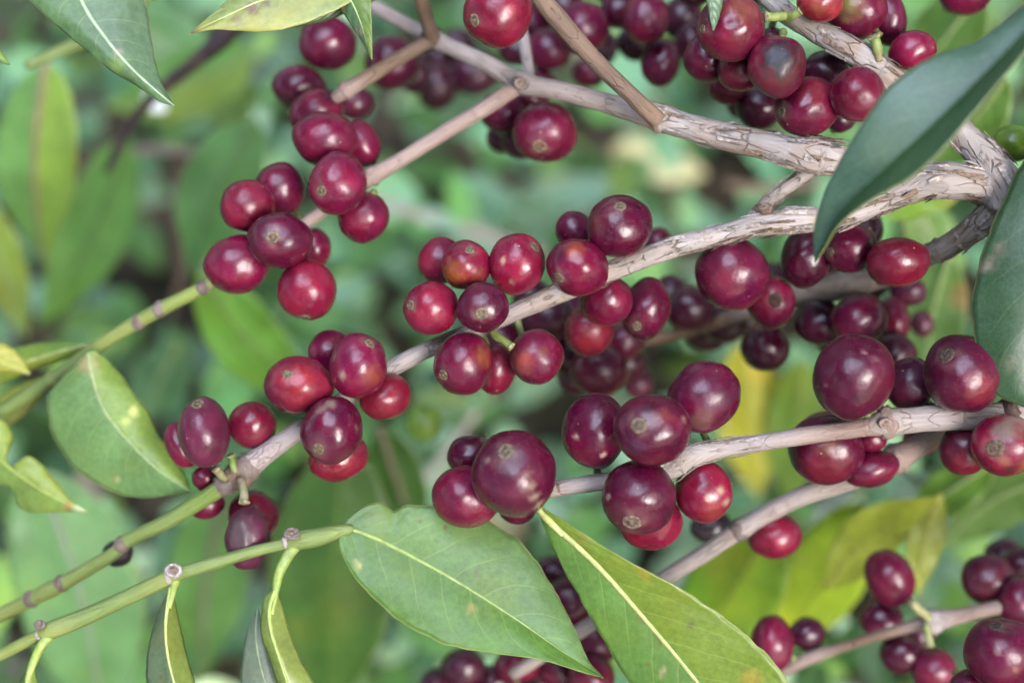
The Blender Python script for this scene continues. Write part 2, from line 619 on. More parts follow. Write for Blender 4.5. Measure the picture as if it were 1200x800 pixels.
def scar(root, px, py, dz, r_px, tilt=(0, 0), code='W', name='leaf_scar'):
    """a raised ring with a hollow, where a leaf fell"""
    c = np.array(P(px, py, dz))
    nrm = (TO + RX * tilt[0] - UP * tilt[1]).normalized()
    a = nrm.cross(UP).normalized()
    b = nrm.cross(a)
    r = px2m(r_px, dz)
    V, F, CC = [], [], []
    seg = 18
    prof = [(1.1, -0.35, BARKC[code]), (1.0, 0.10, BARKC[code]), (0.8, 0.22, BARKC[code]), (0.6, 0.10, BARKC['S']), (0.35, 0.02, BARKC['N']), (0.15, 0.12, BARKC['S'])]
    for rad, h, colr in prof:
        for j in range(seg):
            th = 2 * math.pi * j / seg
            k = 1 + 0.10 * noise.noise(Vector((math.cos(th) * 2, math.sin(th) * 2, px * 0.1)))
            V.append(c + np.array(a) * math.cos(th) * r * rad * k + np.array(b) * math.sin(th) * r * rad * 0.8 * k + np.array(nrm) * h * r)
            CC.append(colr)
    for i in range(len(prof) - 1):
        for j in range(seg):
            k = (j + 1) % seg
            F.append((i * seg + j, i * seg + k, (i + 1) * seg + k, (i + 1) * seg + j))
    F.append(tuple(range((len(prof) - 1) * seg, len(prof) * seg)))
    return mesh_obj(name, V, F, CORK, root, CC)


def flakes(root, C, R, i0, i1, count, seed=1):
    """curled bark flakes lifting off old wood, one mesh of surface detail"""
    rnd = random.Random(seed)
    V, F, CC = [], [], []
    for _ in range(count):
        i = rnd.randint(i0, i1)
        t = C[min(i + 1, len(C) - 1)] - C[max(i - 1, 0)]
        t /= np.linalg.norm(t)
        a = np.array(TO) - t * np.array(TO).dot(t)
        a /= np.linalg.norm(a)
        b = np.cross(t, a)
        th0 = rnd.uniform(-1.7, 1.7)
        ln = rnd.uniform(0.0015, 0.0055)
        wd = rnd.uniform(0.05, 0.22)
        lift = rnd.uniform(0.02, 0.20)
        base = len(V)
        k = rnd.uniform(0.7, 1.25)
        brown = rnd.random() < 0.35
        cc = (0.17 * k, 0.115 * k, 0.08 * k, 0.3) if brown else (0.275 * k, 0.235 * k, 0.212 * k, 0.35)
        nu, nv = 4, 3
        for layer in (0, 1):
            for u in range(nu):
                for w in range(nv):
                    fu, fw = u / (nu - 1), w / (nv - 1) - 0.5
                    th = th0 + fw * wd * 2 * (1 - 0.4 * fu)
                    h = R[i] * (1.02 + lift * fu * fu * (1 + rnd.uniform(-0.2, 0.2))) + (0.00012 if layer else 0)
                    jag = 0.35 * ln * math.sin(fw * 9 + k * 40) * fu
                    V.append(C[i] + t * ((fu - 0.5) * ln + jag) + (a * math.cos(th) + b * math.sin(th)) * h)
                    CC.append(cc)
        m = nu * nv
        for u in range(nu - 1):
            for w in range(nv - 1):
                q = base + u * nv + w
                F.append((q, q + 1, q + nv + 1, q + nv))
                F.append((m + q + nv, m + q + nv + 1, m + q + 1, m + q))
        for u in range(nu - 1):
            for w in (0, nv - 1):
                q = base + u * nv + w
                F.append((q, q + nv, m + q + nv, m + q))
    return mesh_obj('flaking_bark', V, F, CORK, root, CC)


# ------------------------------------------------------------------ leaves


def leaf(name, label, mid, left, right, cl, cr, edge=(0.0, 0.0), arch=0.4, wave=0.25, nt=44, ns=9, rib=(0.34, 0.37, 0.13), rib_w=(5, 1.5),
         petiole=None, group='coffee leaves on the shrub', mat=None, spots=(), cat='leaf', twist=0.0):
    """mid: (px, py, dz); left/right: (px, py) outlines from base to tip; edge: how many mm the two margins lie beyond the midrib"""
    M, _ = catmull([(x, y, z) for x, y, z in mid], nt)
    Lp = linres(catmull([(x, y, 0) for x, y in left], 160)[0][:, :2], nt) if len(left) < 14 else linres(left, nt)
    Rp = linres(catmull([(x, y, 0) for x, y in right], 160)[0][:, :2], nt) if len(right) < 14 else linres(right, nt)
    root = thing(name, label, cat, P(*mid[0]), group)
    V, CC, UV, F = [], [], [], []
    rs = random.random() * 100
    W = 2 * ns + 1
    sc_mm = 1.0
    for i in range(nt):
        t = i / (nt - 1)
        env = math.sin(math.pi * min(1, t * 1.0)) ** 0.6 if 0 < t < 1 else 0
        for j in range(W):
            s = (j - ns) / ns
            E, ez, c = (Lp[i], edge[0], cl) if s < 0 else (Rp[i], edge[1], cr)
            a = abs(s)
            nick = 1 + 0.035 * noise.noise(Vector((t * 17, s * 2, rs))) + 0.02 * noise.noise(Vector((t * 43, s * 2, rs + 9)))
            x = M[i, 0] + (E[0] - M[i, 0]) * a * nick
            y = M[i, 1] + (E[1] - M[i, 1]) * a * nick
            q = Vector((t * 3.1 + rs, s * 1.3, rs))
            ph = (t * 8.5 + (0.43 if s > 0 else 0) - a * 1.15 - a * a * 0.75) * 2 * math.pi
            z = M[i, 2] + ez * a * env - arch * math.sin(math.pi * a) * env \
                + wave * (noise.noise(q) * 1.8) * a * env + wave * 0.16 * math.cos(ph) * math.sin(math.pi * min(1, a * 1.1)) * env \
                + wave * 0.9 * a * a * math.sin(t * 19 + rs + (2 if s > 0 else 0)) * env
            p = P(x, y, z)
            V.append(p)
            k = 1.0
            col = [c[0] * k, c[1] * k, c[2] * k, 1.0]
            for (sx, sy, sr, scol, st) in spots:
                d = math.hypot(x - sx, y - sy) / sr
                d += 0.35 * noise.noise(Vector((x * 0.08, y * 0.08, rs)))
                f = st * max(0.0, min(1.0, 1.6 - 1.4 * d))
                for m_ in range(3):
                    col[m_] += (scol[m_] - col[m_]) * f
            CC.append(col)
            UV.append(((s + 1) / 2, t))
    for i in range(nt - 1):
        for j in range(W - 1):
            F.append((i * W + j, i * W + j + 1, (i + 1) * W + j + 1, (i + 1) * W + j))
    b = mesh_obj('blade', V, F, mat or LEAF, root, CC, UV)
    so_ = b.modifiers.new('thickness', 'SOLIDIFY')
    so_.thickness = 0.0003
    so_.offset = 0
    if rib_w:
        keep = range(0, nt)
        cpts = np.array([V[i * W + ns] for i in keep])
        w = np.array([px2m(rib_w[0] + (rib_w[1] - rib_w[0]) * (i / (nt - 1)), M[i, 2]) / 2 for i in keep])
        v, f, c, uv = tube_data(cpts, w, [(*rib, 1)] * nt, 8, 0.08, 700.0)
        mesh_obj('midrib', v, f, RIB, root, c, uv)
    if petiole:
        tube('petiole', [(x, y, z, w_, (*cc_, 1)) for x, y, z, w_, cc_ in petiole], root, RIB, nseg=12, n=22, rough=0.05)
    return root


def simple_leaf(name, label, base, tip, width, bow=0.0, roll=0.0, sag=0.0, col=(0.06, 0.12, 0.03), col2=None, group='blurred leaves behind the cherries',
                petiole=None, rib=(0.20, 0.26, 0.10), shape=0.85, wave=0.8, cat='leaf', spots=(), rib_w=(6, 2), mat=None, blunt=0.72):
    """a whole leaf from its base to its drip tip; roll turns the blade about its midrib (radians)"""
    (bx, by, bz), (tx, ty, tz) = base, tip
    L = math.hypot(tx - bx, ty - by)
    ux, uy = (tx - bx) / L, (ty - by) / L
    nx, ny = -uy, ux
    mid, left, right = [], [], []
    mmpx = px2m(1, (bz + tz) / 2) * 1000
    for k in range(13):
        t = k / 12
        o = bow * L * math.sin(math.pi * t)
        x, y = bx + ux * L * t + nx * o, by + uy * L * t + ny * o
        z = bz + (tz - bz) * t + sag * math.sin(math.pi * t)
        mid.append((x, y, z))
        w = width / 2 * (math.sin(math.pi * t ** shape) ** blunt if 0 < t < 1 else 0)
        w *= 1 - 0.5 * max(0, (t - 0.7) / 0.3)
        c = math.cos(roll)
        left.append((x + nx * w * c, y + ny * w * c))
        right.append((x - nx * w * c, y - ny * w * c))
    e = width / 2 * math.sin(roll) * mmpx
    return leaf(name, label, mid, left, right, col, col2 or col, edge=(e, -e), arch=-0.08 * width * mmpx * 0.5, wave=wave, nt=26, ns=5, rib=rib, rib_w=rib_w,
                petiole=petiole, group=group, mat=mat or WEED, cat=cat, spots=spots)


# ------------------------------------------------------------------ cherries
COLS = {
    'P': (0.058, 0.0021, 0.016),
    'D': (0.034, 0.0018, 0.0112),  # dark skin; for fruit under the wood, shade put into the colour
    'R': (0.125, 0.0042, 0.0205),
    'M': (0.092, 0.0029, 0.0205),
    'O': (0.150, 0.0100, 0.0170),
    'K': (0.012, 0.0080, 0.012),
    'G': (0.0960, 0.1520, 0.0176),
    'V': (0.062, 0.009, 0.027),
}


class Cherry:
    pass


CH = []


def cherry(cx, cy, rx, ry, rot, dz, col, label, e=None, st=None, es=0.21, patch=(), dent=(), lod=1, cork=(0.25, 0.19, 0.125), rz=None, rough=0.0, shrivel=0.0, ring=0.0):
    c = Cherry()
    g_ = 1.05 if lod else 1.11
    c.__dict__.update(dict(cx=cx, cy=cy, rx=rx * g_, ry=ry * g_, rot=math.radians(rot), dz=dz, col=COLS[col], label=label, e=e, st=st, es=es, patch=patch,
                           dent=dent, lod=lod, cork=cork, rz=rz, rough=rough, shrivel=shrivel, ring=ring))
    CH.append(c)


def settle(iters=60):
    """press the cherries apart in depth until they only touch, and off the wood"""
    mm = lambda px: px * K * FOCUS * 1000
    for c in CH:
        c.r = (c.rx + c.ry) / 2
        c.z0 = c.dz
    wood = []
    for q, r in CHAIN:
        d = Vector(q) - CAM
        z = d.dot(FW)
        wood.append((600 + d.dot(RX) / z / K, 400 - d.dot(UP) / z / K, (z - FOCUS) * 1000, r / (K * z)))
    for it in range(iters):
        for i, a in enumerate(CH):
            for b in CH[i + 1:]:
                s = math.hypot(a.cx - b.cx, a.cy - b.cy)
                R = (a.r + b.r) * 0.93
                if s >= R:
                    continue
                need = mm(math.sqrt(R * R - s * s))
                gap = b.dz - a.dz
                sg = 1 if b.z0 >= a.z0 else -1
                if gap * sg < need:
                    k = (need - gap * sg) / 2
                    wa, wb = (0.5, 1.5) if sg > 0 else (1.5, 0.5)     # the one behind gives way more
                    a.dz -= sg * k * wa * 0.5
                    b.dz += sg * k * wb * 0.5
            for (wx, wy, wz, wr) in wood:
                s = math.hypot(a.cx - wx, a.cy - wy)
                R = (a.r * 0.95 + wr)
                if s >= R:
                    continue
                need = mm(math.sqrt(R * R - s * s))
                sg = 1 if a.z0 >= wz else -1
                if (a.dz - wz) * sg < need:
                    a.dz += sg * (need - (a.dz - wz) * sg) * 0.5


def build_cherries():
    G = 'coffee cherries on the branches'
    VX, VY, VZ = RX, UP, TO
    for n, c in enumerate(CH):
        rnd = random.Random(n * 13 + 5)
        cen = P(c.cx, c.cy, c.dz)
        root = thing('coffee_cherry', c.label, 'coffee cherry', cen, G)
        z = c.dz
        ra, rb = px2m(c.rx, z), px2m(c.ry, z)
        rz = px2m(c.rz, z) if c.rz else (ra + rb) / 2 * 0.98
        cr, sr = math.cos(c.rot), math.sin(c.rot)
        # image axes of the ellipse (image y is down)
        ax = VX * cr - VY * sr
        ay = VX * sr + VY * cr

        def unit(px, py, front=True):
            dx, dy = px - c.cx, -(py - c.cy)
            vx, vy = dx / c.rx, dy / c.ry
            # into ellipse axes
            ex = (dx * cr - dy * sr) / c.rx
            ey = (dx * sr + dy * cr) / c.ry
            q = ex * ex + ey * ey
            if q > 0.96:
                k = math.sqrt(0.96 / q)
                ex, ey, q = ex * k, ey * k, 0.96
            return Vector((ex, ey, math.sqrt(1 - q) * (1 if front else -1)))

        near = min(CHAIN, key=lambda w: (Vector(w[0]) - cen).length - w[1])
        out = cen - Vector(near[0])
        if c.e:
            eye = unit(*c.e).normalized()
        else:
            o = out.normalized() if out.length > 1e-6 else Vector(VZ)
            eye = Vector((o.dot(ax), o.dot(ay), o.dot(VZ)))
            eye.z = min(eye.z, -0.15)
            eye = (eye + Vector((rnd.uniform(-.3, .3), rnd.uniform(-.3, .3), 0))).normalized()
        if c.st:
            stm = unit(c.st[0], c.st[1], front=True)
            stm.z *= 0.3
            stm.normalize()
        else:
            stm = -eye
            if stm.z > -0.5 and not c.e:
                stm.z = -1.3
                stm.normalize()
        dents = [(unit(x, y).normalized(), w, d) for x, y, w, d in c.dent]
        if c.lod == 1:
            for _ in range(rnd.choice([0, 1, 1, 2])):            # a slight dint where a neighbour pressed
                dv = Vector((rnd.uniform(-1, 1), rnd.uniform(-1, 1), rnd.uniform(-0.2, 0.8))).normalized()
                dents.append((dv, rnd.uniform(0.22, 0.5), rnd.uniform(0.012, 0.034)))
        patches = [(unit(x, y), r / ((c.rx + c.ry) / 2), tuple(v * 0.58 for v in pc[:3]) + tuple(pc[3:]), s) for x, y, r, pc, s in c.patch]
        sd_ = rnd.uniform(0, 100)
        cre = eye.orthogonal().normalized()

        def surf(d):
            te = math.acos(max(-1, min(1, d.dot(eye))))
            ts = math.acos(max(-1, min(1, d.dot(stm))))
            k = 1 - 0.045 * math.exp(-(te / 0.42) ** 2) - 0.07 * math.exp(-(ts / 0.3) ** 2)
            k *= 1 + 0.060 * noise.noise(d * 1.2 + Vector((sd_, 0, 0))) + 0.016 * noise.noise(d * 2.6 + Vector((0, sd_, 0)))
            # faint seam between the two beans
            sl = d.dot(cre)
            k *= 1 - 0.010 * math.exp(-(sl / 0.10) ** 2) * math.sin(te) ** 2
            for dc, w, dep in dents:
                k -= dep * math.exp(-((d - dc).length / w) ** 2)
            if c.shrivel:
                k += c.shrivel * noise.noise(Vector((d.x * 3.2, d.y * 2.0, d.z * 3.2)) + Vector((sd_, 0, 0)))
            return k

        def place(d, k):
            return cen + ax * (d.x * ra * k) + ay * (d.y * rb * k) + VZ * (d.z * rz * k)

        e2 = eye.orthogonal().normalized()
        e3 = eye.cross(e2)
        nu, nv = (56, 40) if c.lod == 1 else (32, 22)
        V, CC, F = [], [], []
        base = c.col
        j1 = rnd.uniform(0.86, 1.15)
        for i in range(nv + 1):
            th = math.pi * i / nv
            for j in range(nu):
                ph = 2 * math.pi * j / nu
                d = eye * math.cos(th) + (e2 * math.cos(ph) + e3 * math.sin(ph)) * math.sin(th)
                V.append(place(d, surf(d)))
                # uneven ripening: a broad blush
                bl = noise.noise(d * 1.3 + Vector((sd_, sd_, 3)))
                f = max(0, bl) * 0.9
                col = [base[0] * j1 * (1 + 0.55 * f), base[1] * j1 * (1 + 1.0 * f), base[2] * j1 * (1 + 0.1 * f), 0.0]
                sh = max(0, -bl) * 0.6
                col[0] *= 1 - 0.45 * sh
                ts = math.acos(max(-1, min(1, d.dot(stm))))
                k = 0.5 * math.exp(-(ts / 0.25) ** 2)
                col[0] += (0.20 - col[0]) * k * 0.6
                col[1] += (0.13 - col[1]) * k * 0.6
                if c.e:                       # dusky halo round the scar
                    te = math.acos(max(-1, min(1, d.dot(eye))))
                    k = 0.55 * math.exp(-((te - c.es * 0.9) / 0.20) ** 2) * max(0, 0.4 + noise.noise(d * 4 + Vector((sd_, 0, 0))))
                    col[0] += (0.16 - col[0]) * k
                    col[1] += (0.095 - col[1]) * k
                    col[2] += (0.075 - col[2]) * k
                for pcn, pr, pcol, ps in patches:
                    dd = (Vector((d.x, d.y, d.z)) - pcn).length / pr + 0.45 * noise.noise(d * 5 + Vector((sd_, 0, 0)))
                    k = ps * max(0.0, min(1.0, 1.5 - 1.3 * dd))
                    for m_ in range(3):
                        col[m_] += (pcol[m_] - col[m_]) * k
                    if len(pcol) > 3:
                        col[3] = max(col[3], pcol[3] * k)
                if c.rough:
                    col[3] = max(col[3], c.rough)
                CC.append(col)
        for i in range(nv):
            for j in range(nu):
                k = (j + 1) % nu
                F.append((i * nu + j, (i + 1) * nu + j, (i + 1) * nu + k, i * nu + k))
        mesh_obj('flesh', V, F, SKIN, root, CC)
        # calyx scar at the free end
        seg = 20 if c.lod == 1 else 12
        V, CC, F = [], [], []
        prof = [(1.0, -0.006, 0.75), (0.92, 0.010, 0.95), (0.78, 0.016, 1.05), (0.60, 0.012, 0.9), (0.42, 0.004, 0.62), (0.30, 0.010, 0.8), (0.14, 0.014, 0.95), (0.0, 0.012, 0.85)]
        for q, h, b in prof:
            for j in range(seg):
                ph = 2 * math.pi * j / seg
                w = c.es * q * (1 + 0.16 * noise.noise(Vector((math.cos(ph) * 1.7, math.sin(ph) * 1.7, sd_))))
                d = (eye * math.cos(w) + (e2 * math.cos(ph) + e3 * math.sin(ph)) * math.sin(w)).normalized()
                kk = surf(d) + h * (1 + 0.5 * noise.noise(d * 14 + Vector((sd_, 0, 0))))
                V.append(place(d, kk))
                b2 = b * (1 + 0.3 * noise.noise(d * 9 + Vector((0, sd_, 0))))
                CC.append((c.cork[0] * b2 * 0.52, c.cork[1] * b2 * 0.50, c.cork[2] * b2 * 0.48, 1))
        for i in range(len(prof) - 1):
            for j in range(seg):
                k = (j + 1) % seg
                F.append((i * seg + j, (i + 1) * seg + j, (i + 1) * seg + k, i * seg + k))
        mesh_obj('calyx_scar', V, F, CORK, root, CC)
        # stalk
        s0 = place(stm, surf(stm) * 0.97)
        if c.st:
            end = P(c.st[0], c.st[1], c.dz * 0.6 + near_dz(near) * 0.4)
            mid = s0 * 0.5 + end * 0.5
        else:
            sdir = (ax * stm.x + ay * stm.y + VZ * stm.z)
            nb = Vector(near[0])
            lead = s0 + sdir * 0.0015
            if (nb - s0).length - near[1] < 0.008 and not c.e:
                end = nb
            else:
                end = s0 - TO * 0.004
            mid = lead * 0.5 + (s0 + end) * 0.25
        A = [list(s0) + [px2m(5.0, z)], list(mid) + [px2m(4.2, z)], list(end) + [px2m(5.4, z)]]
        S, L = catmull(A, 9)
        v, f, cc, uv = tube_data(S[:, :3], S[:, 3], [BARKC['P']] * 9, 9, 0.12, 500.0)
        mesh_obj('stalk', v, f, RIB, root, cc, uv)


def near_dz(w):
    return ((Vector(w[0]) - CAM).dot(FW) - FOCUS) * 1000
# ------------------------------------------------------------------ the wood
# one spreading branch system, fork by fork
r, C, R = branch('coffee_branch', 'thick flaking grey branch running behind the big hanging leaf to the pale ringed fork', [
    (372, -30, 40, 15, 'L'), (430, 3, 36, 16, 'L'), (500, 42, 28, 18, 'L'), (560, 70, 22, 20, 'L'), (612, 97, 16, 23, 'L'), (655, 106, 12, 23, 'L'), (710, 121, 9, 24, 'L'),
    (770, 138, 5, 28, 'B'), (840, 158, 2, 33, 'B'), (905, 172, 0, 34, 'B'), (965, 185, -1, 36, 'B'), (1030, 197, 1, 34, 'B'), (1090, 205, 2, 34, 'B'), (1150, 222, 0, 34, 'B')],
    nodes=[(508, 47, 27, 1.2, 'D', 'node'), (778, 141, 5, 0.5, 'M', 'node'), (960, 184, -1, 0.3, 'B', 'node')], bumpy=0.07,
    knots=[(612, 97, 16, 0.25, 0.0025), (508, 46, 27, 0.3, 0.002), (775, 140, 5, 0.18, 0.003), (955, 183, 0, 0.2, 0.004)], n=150)
scar(r, 611, 98, 12, 9, (0.1, 0.1), 'S')
flakes(r, C, R, 85, 148, 60, 3)

r, C, R = branch('coffee_branch', 'long branch crossing the middle, flaky grey by the fork and tapering to a green tip', [
    (1176, 226, -2, 44, 'B'), (1140, 214, -3, 42, 'B'), (1095, 213, -3, 38, 'B'), (1045, 230, -2, 31, 'B'), (980, 254, -1, 28, 'B'), (900, 262, 0, 27, 'B'), (850, 274, 0, 25, 'B'), (785, 291, 0, 25, 'B'), (720, 316, 1, 24, 'B'),
    (650, 345, 2, 25, 'B'), (610, 362, 3, 23, 'L'), (560, 385, 4, 20, 'L'), (500, 410, 4, 20, 'L'), (450, 437, 4, 20, 'L'), (390, 477, 5, 20, 'L'), (340, 511, 5, 22, 'L'),
    (296, 543, 6, 25, 'L'), (262, 569, 7, 21, 'G'), (200, 608, 10, 18, 'G'), (150, 633, 13, 17, 'G'), (130, 650, 14, 16, 'G'), (70, 685, 18, 18, 'Y'), (0, 720, 22, 17, 'Y'), (-70, 758, 26, 15, 'Y')],
    nodes=[(268, 565, 6, 1.6, 'S', 'node'), (278, 557, 6, 1.7, 'N', 'node'), (288, 549, 6, 1.1, 'S', 'node'), (146, 637, 13, 1.1, 'S', 'node'), (72, 676, 18, 0.9, 'S', 'node'), (40, 699, 20, 0.9, 'S', 'node'), (735, 309, 1, 0.35, 'B', 'node'), (925, 260, 0, 0.35, 'B', 'node')], bumpy=0.06,
    knots=[(290, 548, 6, 0.15, 0.003), (55, 687, 18, 0.15, 0.002), (925, 260, 0, 0.16, 0.003), (1105, 210, -3, 0.14, 0.004)], n=190)
flakes(r, C, R, 1, 46, 60, 4)
flakes(r, C, R, 46, 74, 18, 9)
scar(r, 897, 243, -2, 8, (-0.2, -0.5), 'N', 'side_stub')

r, C, R = branch('coffee_branch', 'flaking branch descending past the cherries at the top edge into the pale fork', [
    (880, -20, 6, 22, 'B'), (925, 18, 2, 25, 'B'), (968, 43, -1, 28, 'B'), (1010, 66, -2, 30, 'B'), (1045, 92, -1, 30, 'B'), (1090, 128, 0, 30, 'B'), (1128, 158, -1, 34, 'B'), (1160, 192, -3, 42, 'B'), (1178, 222, -4, 44, 'B'), (1172, 246, -3, 34, 'B')],
    nodes=[(1034, 80, -1, 0.4, 'B', 'node')], bumpy=0.08, n=90)
flakes(r, C, R, 25, 86, 44, 6)

r, C, R = branch('coffee_branch', 'ringed dark branch curling down from the fork and back behind the shiny oval cherry', [
    (1176, 232, -1, 36, 'B'), (1160, 250, 0, 34, 'B'), (1135, 273, 3, 30, 'B'), (1105, 291, 7, 26, 'M'), (1070, 309, 14, 24, 'M'), (1028, 325, 22, 30, 'M'), (960, 341, 32, 32, 'M'), (905, 352, 40, 28, 'M'), (850, 374, 48, 18, 'N'), (770, 396, 56, 14, 'N'), (700, 404, 62, 13, 'N'), (600, 420, 74, 12, 'N')],
    nodes=[(1140, 269, 2, 0.5, 'B', 'node'), (1124, 281, 4, 0.5, 'B', 'node'), (1100, 293, 8, 0.7, 'B', 'node')], bumpy=0.06, n=100)
flakes(r, C, R, 1, 18, 10, 12)

r, C, R = branch('coffee_twig', 'pinkish twig slanting from the scarred node down to a knuckled green shoot', [
    (612, 97, 16, 20, 'T'), (570, 126, 18, 19, 'T'), (520, 156, 16, 18, 'T'), (470, 187, 14, 18, 'T'), (436, 207, 14, 20, 'T'), (400, 232, 15, 15, 'T'), (365, 257, 16, 15, 'T'), (300, 299, 17, 14, 'T'), (243, 334, 18, 15, 'Y'),
    (185, 364, 21, 17, 'Y'), (130, 396, 25, 16, 'Y'), (60, 445, 31, 17, 'G'), (0, 484, 36, 16, 'G'), (-60, 520, 42, 15, 'G')],
    nodes=[(438, 206, 14, 1.0, 'T', 'node'), (241, 335, 18, 1.3, 'S', 'node'), (190, 361, 21, 1.1, 'S', 'node'), (162, 377, 23, 1.0, 'S', 'node'), (64, 442, 31, 0.8, 'Y', 'node')], bumpy=0.05, cat='twig', n=130,
    knots=[(612, 97, 14, 0.2, 0.002), (436, 207, 8, 0.15, 0.002), (176, 369, 16, 0.2, 0.003)])

branch('coffee_twig', 'short brown twig forking off the dark node toward the cherries at the top', [
    (508, 46, 25, 15, 'N'), (480, 61, 22, 17, 'N'), (440, 85, 19, 18, 'N'), (408, 105, 17, 19, 'T'), (392, 116, 18, 14, 'T')], bumpy=0.05, cat='twig', n=50, nodes=[(407, 106, 17, 0.8, 'T', 'node')])
branch('coffee_twig', 'stubby brown twig rising from the dark node out of the picture', [
    (507, 44, 24, 19, 'N'), (501, 25, 20, 17, 'N'), (494, 0, 15, 18, 'N'), (486, -35, 10, 17, 'N')], bumpy=0.05, cat='twig', n=40)
r, C, R = branch('coffee_twig', 'straight brown twig leaning across in front of the upper grey branch', [
    (612, -40, 0, 24, 'N'), (632, -5, -1, 24, 'N'), (655, 24, -2, 24, 'N'), (700, 74, -3, 21, 'N'), (740, 112, -3, 20, 'N'), (772, 143, -2, 22, 'N')], bumpy=0.05, cat='twig', n=70,
    nodes=[(632, 0, -1, 0.5, 'N', 'node')])
branch('coffee_twig', 'short grey stub standing up behind the scarred node', [
    (622, 96, 22, 12, 'L'), (618, 74, 24, 13, 'L'), (613, 48, 27, 15, 'L'), (606, 20, 30, 15, 'L')], bumpy=0.05, cat='twig', n=24)

r, C, R = branch('coffee_branch', 'slender speckled grey branch carrying the biggest sharp cherries at the lower middle', [
    (1290, 462, 2, 32, 'L'), (1200, 482, 0, 31, 'L'), (1150, 488, -1, 30, 'L'), (1095, 490, -1, 30, 'L'), (1038, 495, -2, 30, 'L'), (1010, 501, -2, 22, 'T'), (960, 508, -2, 21, 'T'), (900, 517, -2, 20, 'L'), (850, 525, -2, 21, 'L'), (810, 534, -2, 26, 'B'),
    (785, 548, -1, 25, 'B'), (755, 557, 0, 20, 'L'), (700, 565, 0, 20, 'L'), (650, 573, 0, 18, 'L'), (600, 583, 1, 17, 'L'), (555, 592, 2, 14, 'L'), (520, 596, 3, 10, 'T')],
    nodes=[(1037, 495, -2, 0.7, 'T', 'node'), (800, 540, -1, 0.5, 'L', 'node'), (653, 573, 0, 0.3, 'N', 'node'), (1180, 484, 0, 0.9, 'D', 'node')], bumpy=0.05, n=150,
    knots=[(1040, 495, -2, 0.12, 0.002), (798, 541, -1, 0.2, 0.0025)])
scar(r, 1038, 496, -5, 8, (0.1, 0.2), 'T')
flakes(r, C, R, 74, 100, 14, 15)

r, C, R = branch('coffee_twig', 'short flaky side spur joining the long branch beneath the upper branch', [
    (872, 268, 4, 20, 'B'), (890, 250, 4, 20, 'B'), (905, 234, 5, 17, 'B'), (925, 217, 6, 15, 'B'), (945, 203, 6, 16, 'B'), (962, 186, 5, 18, 'B')], bumpy=0.10, cat='twig', n=50, nodes=[(890, 250, 4, 1.0, 'N', 'node')], solid=False)
flakes(r, C, R, 4, 44, 16, 21)

branch('coffee_twig', 'bare tan twig passing diagonally beneath the slender speckled branch', [
    (1135, 480, 12, 26, 'T'), (1090, 512, 13, 26, 'T'), (1050, 537, 14, 26, 'T'), (1000, 561, 15, 24, 'L'), (940, 581, 17, 23, 'L'), (880, 612, 19, 22, 'L'), (830, 645, 21, 20, 'L'), (780, 677, 23, 20, 'L'), (730, 708, 26, 18, 'L'), (670, 745, 30, 17, 'L'), (600, 790, 34, 15, 'L')],
    bumpy=0.06, cat='twig', n=90, nodes=[(1050, 537, 14, 0.9, 'T', 'node'), (868, 619, 19, 0.8, 'S', 'node')], knots=[(1052, 535, 14, 0.25, 0.003), (870, 618, 19, 0.2, 0.002)])

r, C, R = branch('coffee_shoot', 'clean green shoot along the bottom with three old leaf scars', [
    (414, 619, 0, 10, 'G'), (398, 622, 0, 16, 'G'), (372, 629, 0, 22, 'G'), (345, 634, 0, 21, 'G'), (330, 638, 0, 14, 'G'), (300, 645, 0, 14, 'G'), (255, 658, 0, 15, 'G'), (212, 671, 0, 17, 'G'), (195, 678, 0, 19, 'Y'), (150, 699, 1, 19, 'G'), (100, 722, 2, 21, 'G'), (60, 738, 2, 22, 'Y'), (42, 746, 3, 15, 'Y'), (0, 767, 5, 14, 'Y'), (-60, 797, 8, 13, 'Y')],
    bumpy=0.03, n=120, cat='shoot', nodes=[(336, 636, 0, 0.5, 'W', 'node'), (198, 677, 0, 0.4, 'W', 'node'), (48, 743, 2, 0.5, 'W', 'node')])
scar(r, 203, 668, -3.5, 10, (0.1, -0.2), 'W')
scar(r, 342, 624, -2.5, 9, (0.1, -0.9), 'S')
scar(r, 46, 731, 0, 7, (-0.2, -0.6), 'S')

branch('coffee_twig', 'soft thin twig near the bottom corner with a knobbly pale joint', [
    (1290, 690, 22, 16, 'T'), (1210, 703, 26, 17, 'T'), (1160, 713, 29, 17, 'T'), (1125, 721, 31, 18, 'T'), (1095, 727, 32, 26, 'L'), (1078, 731, 33, 16, 'T'), (1030, 744, 35, 13, 'N'), (990, 757, 37, 12, 'N'), (955, 768, 38, 15, 'T'), (930, 779, 39, 15, 'T'), (890, 800, 42, 12, 'T')],
    bumpy=0.05, cat='twig', n=70, nodes=[(1096, 727, 32, 0.8, 'W', 'node'), (950, 770, 38, 0.8, 'T', 'node')])
branch('dead_twig', 'dark purplish dead twig hanging blurred above the undergrowth', [
    (330, -10, 70, 12, 'D'), (275, 32, 82, 20, 'D'), (235, 68, 92, 18, 'D'), (195, 100, 102, 15, 'D'), (165, 130, 112, 12, 'D'), (142, 165, 122, 11, 'D'), (125, 200, 132, 9, 'D')], bumpy=0.15, cat='twig', n=50, solid=False, knots=[(255, 48, 86, 0.3, 0.004)])
branch('dead_twig', 'bare greyish stick lying blurred across the weeds in the middle', [
    (390, 215, 230, 9, 'M'), (470, 245, 235, 12, 'M'), (520, 262, 238, 14, 'M'), (570, 276, 240, 12, 'M'), (640, 300, 245, 8, 'M')], bumpy=0.1, cat='twig', n=30, solid=False)
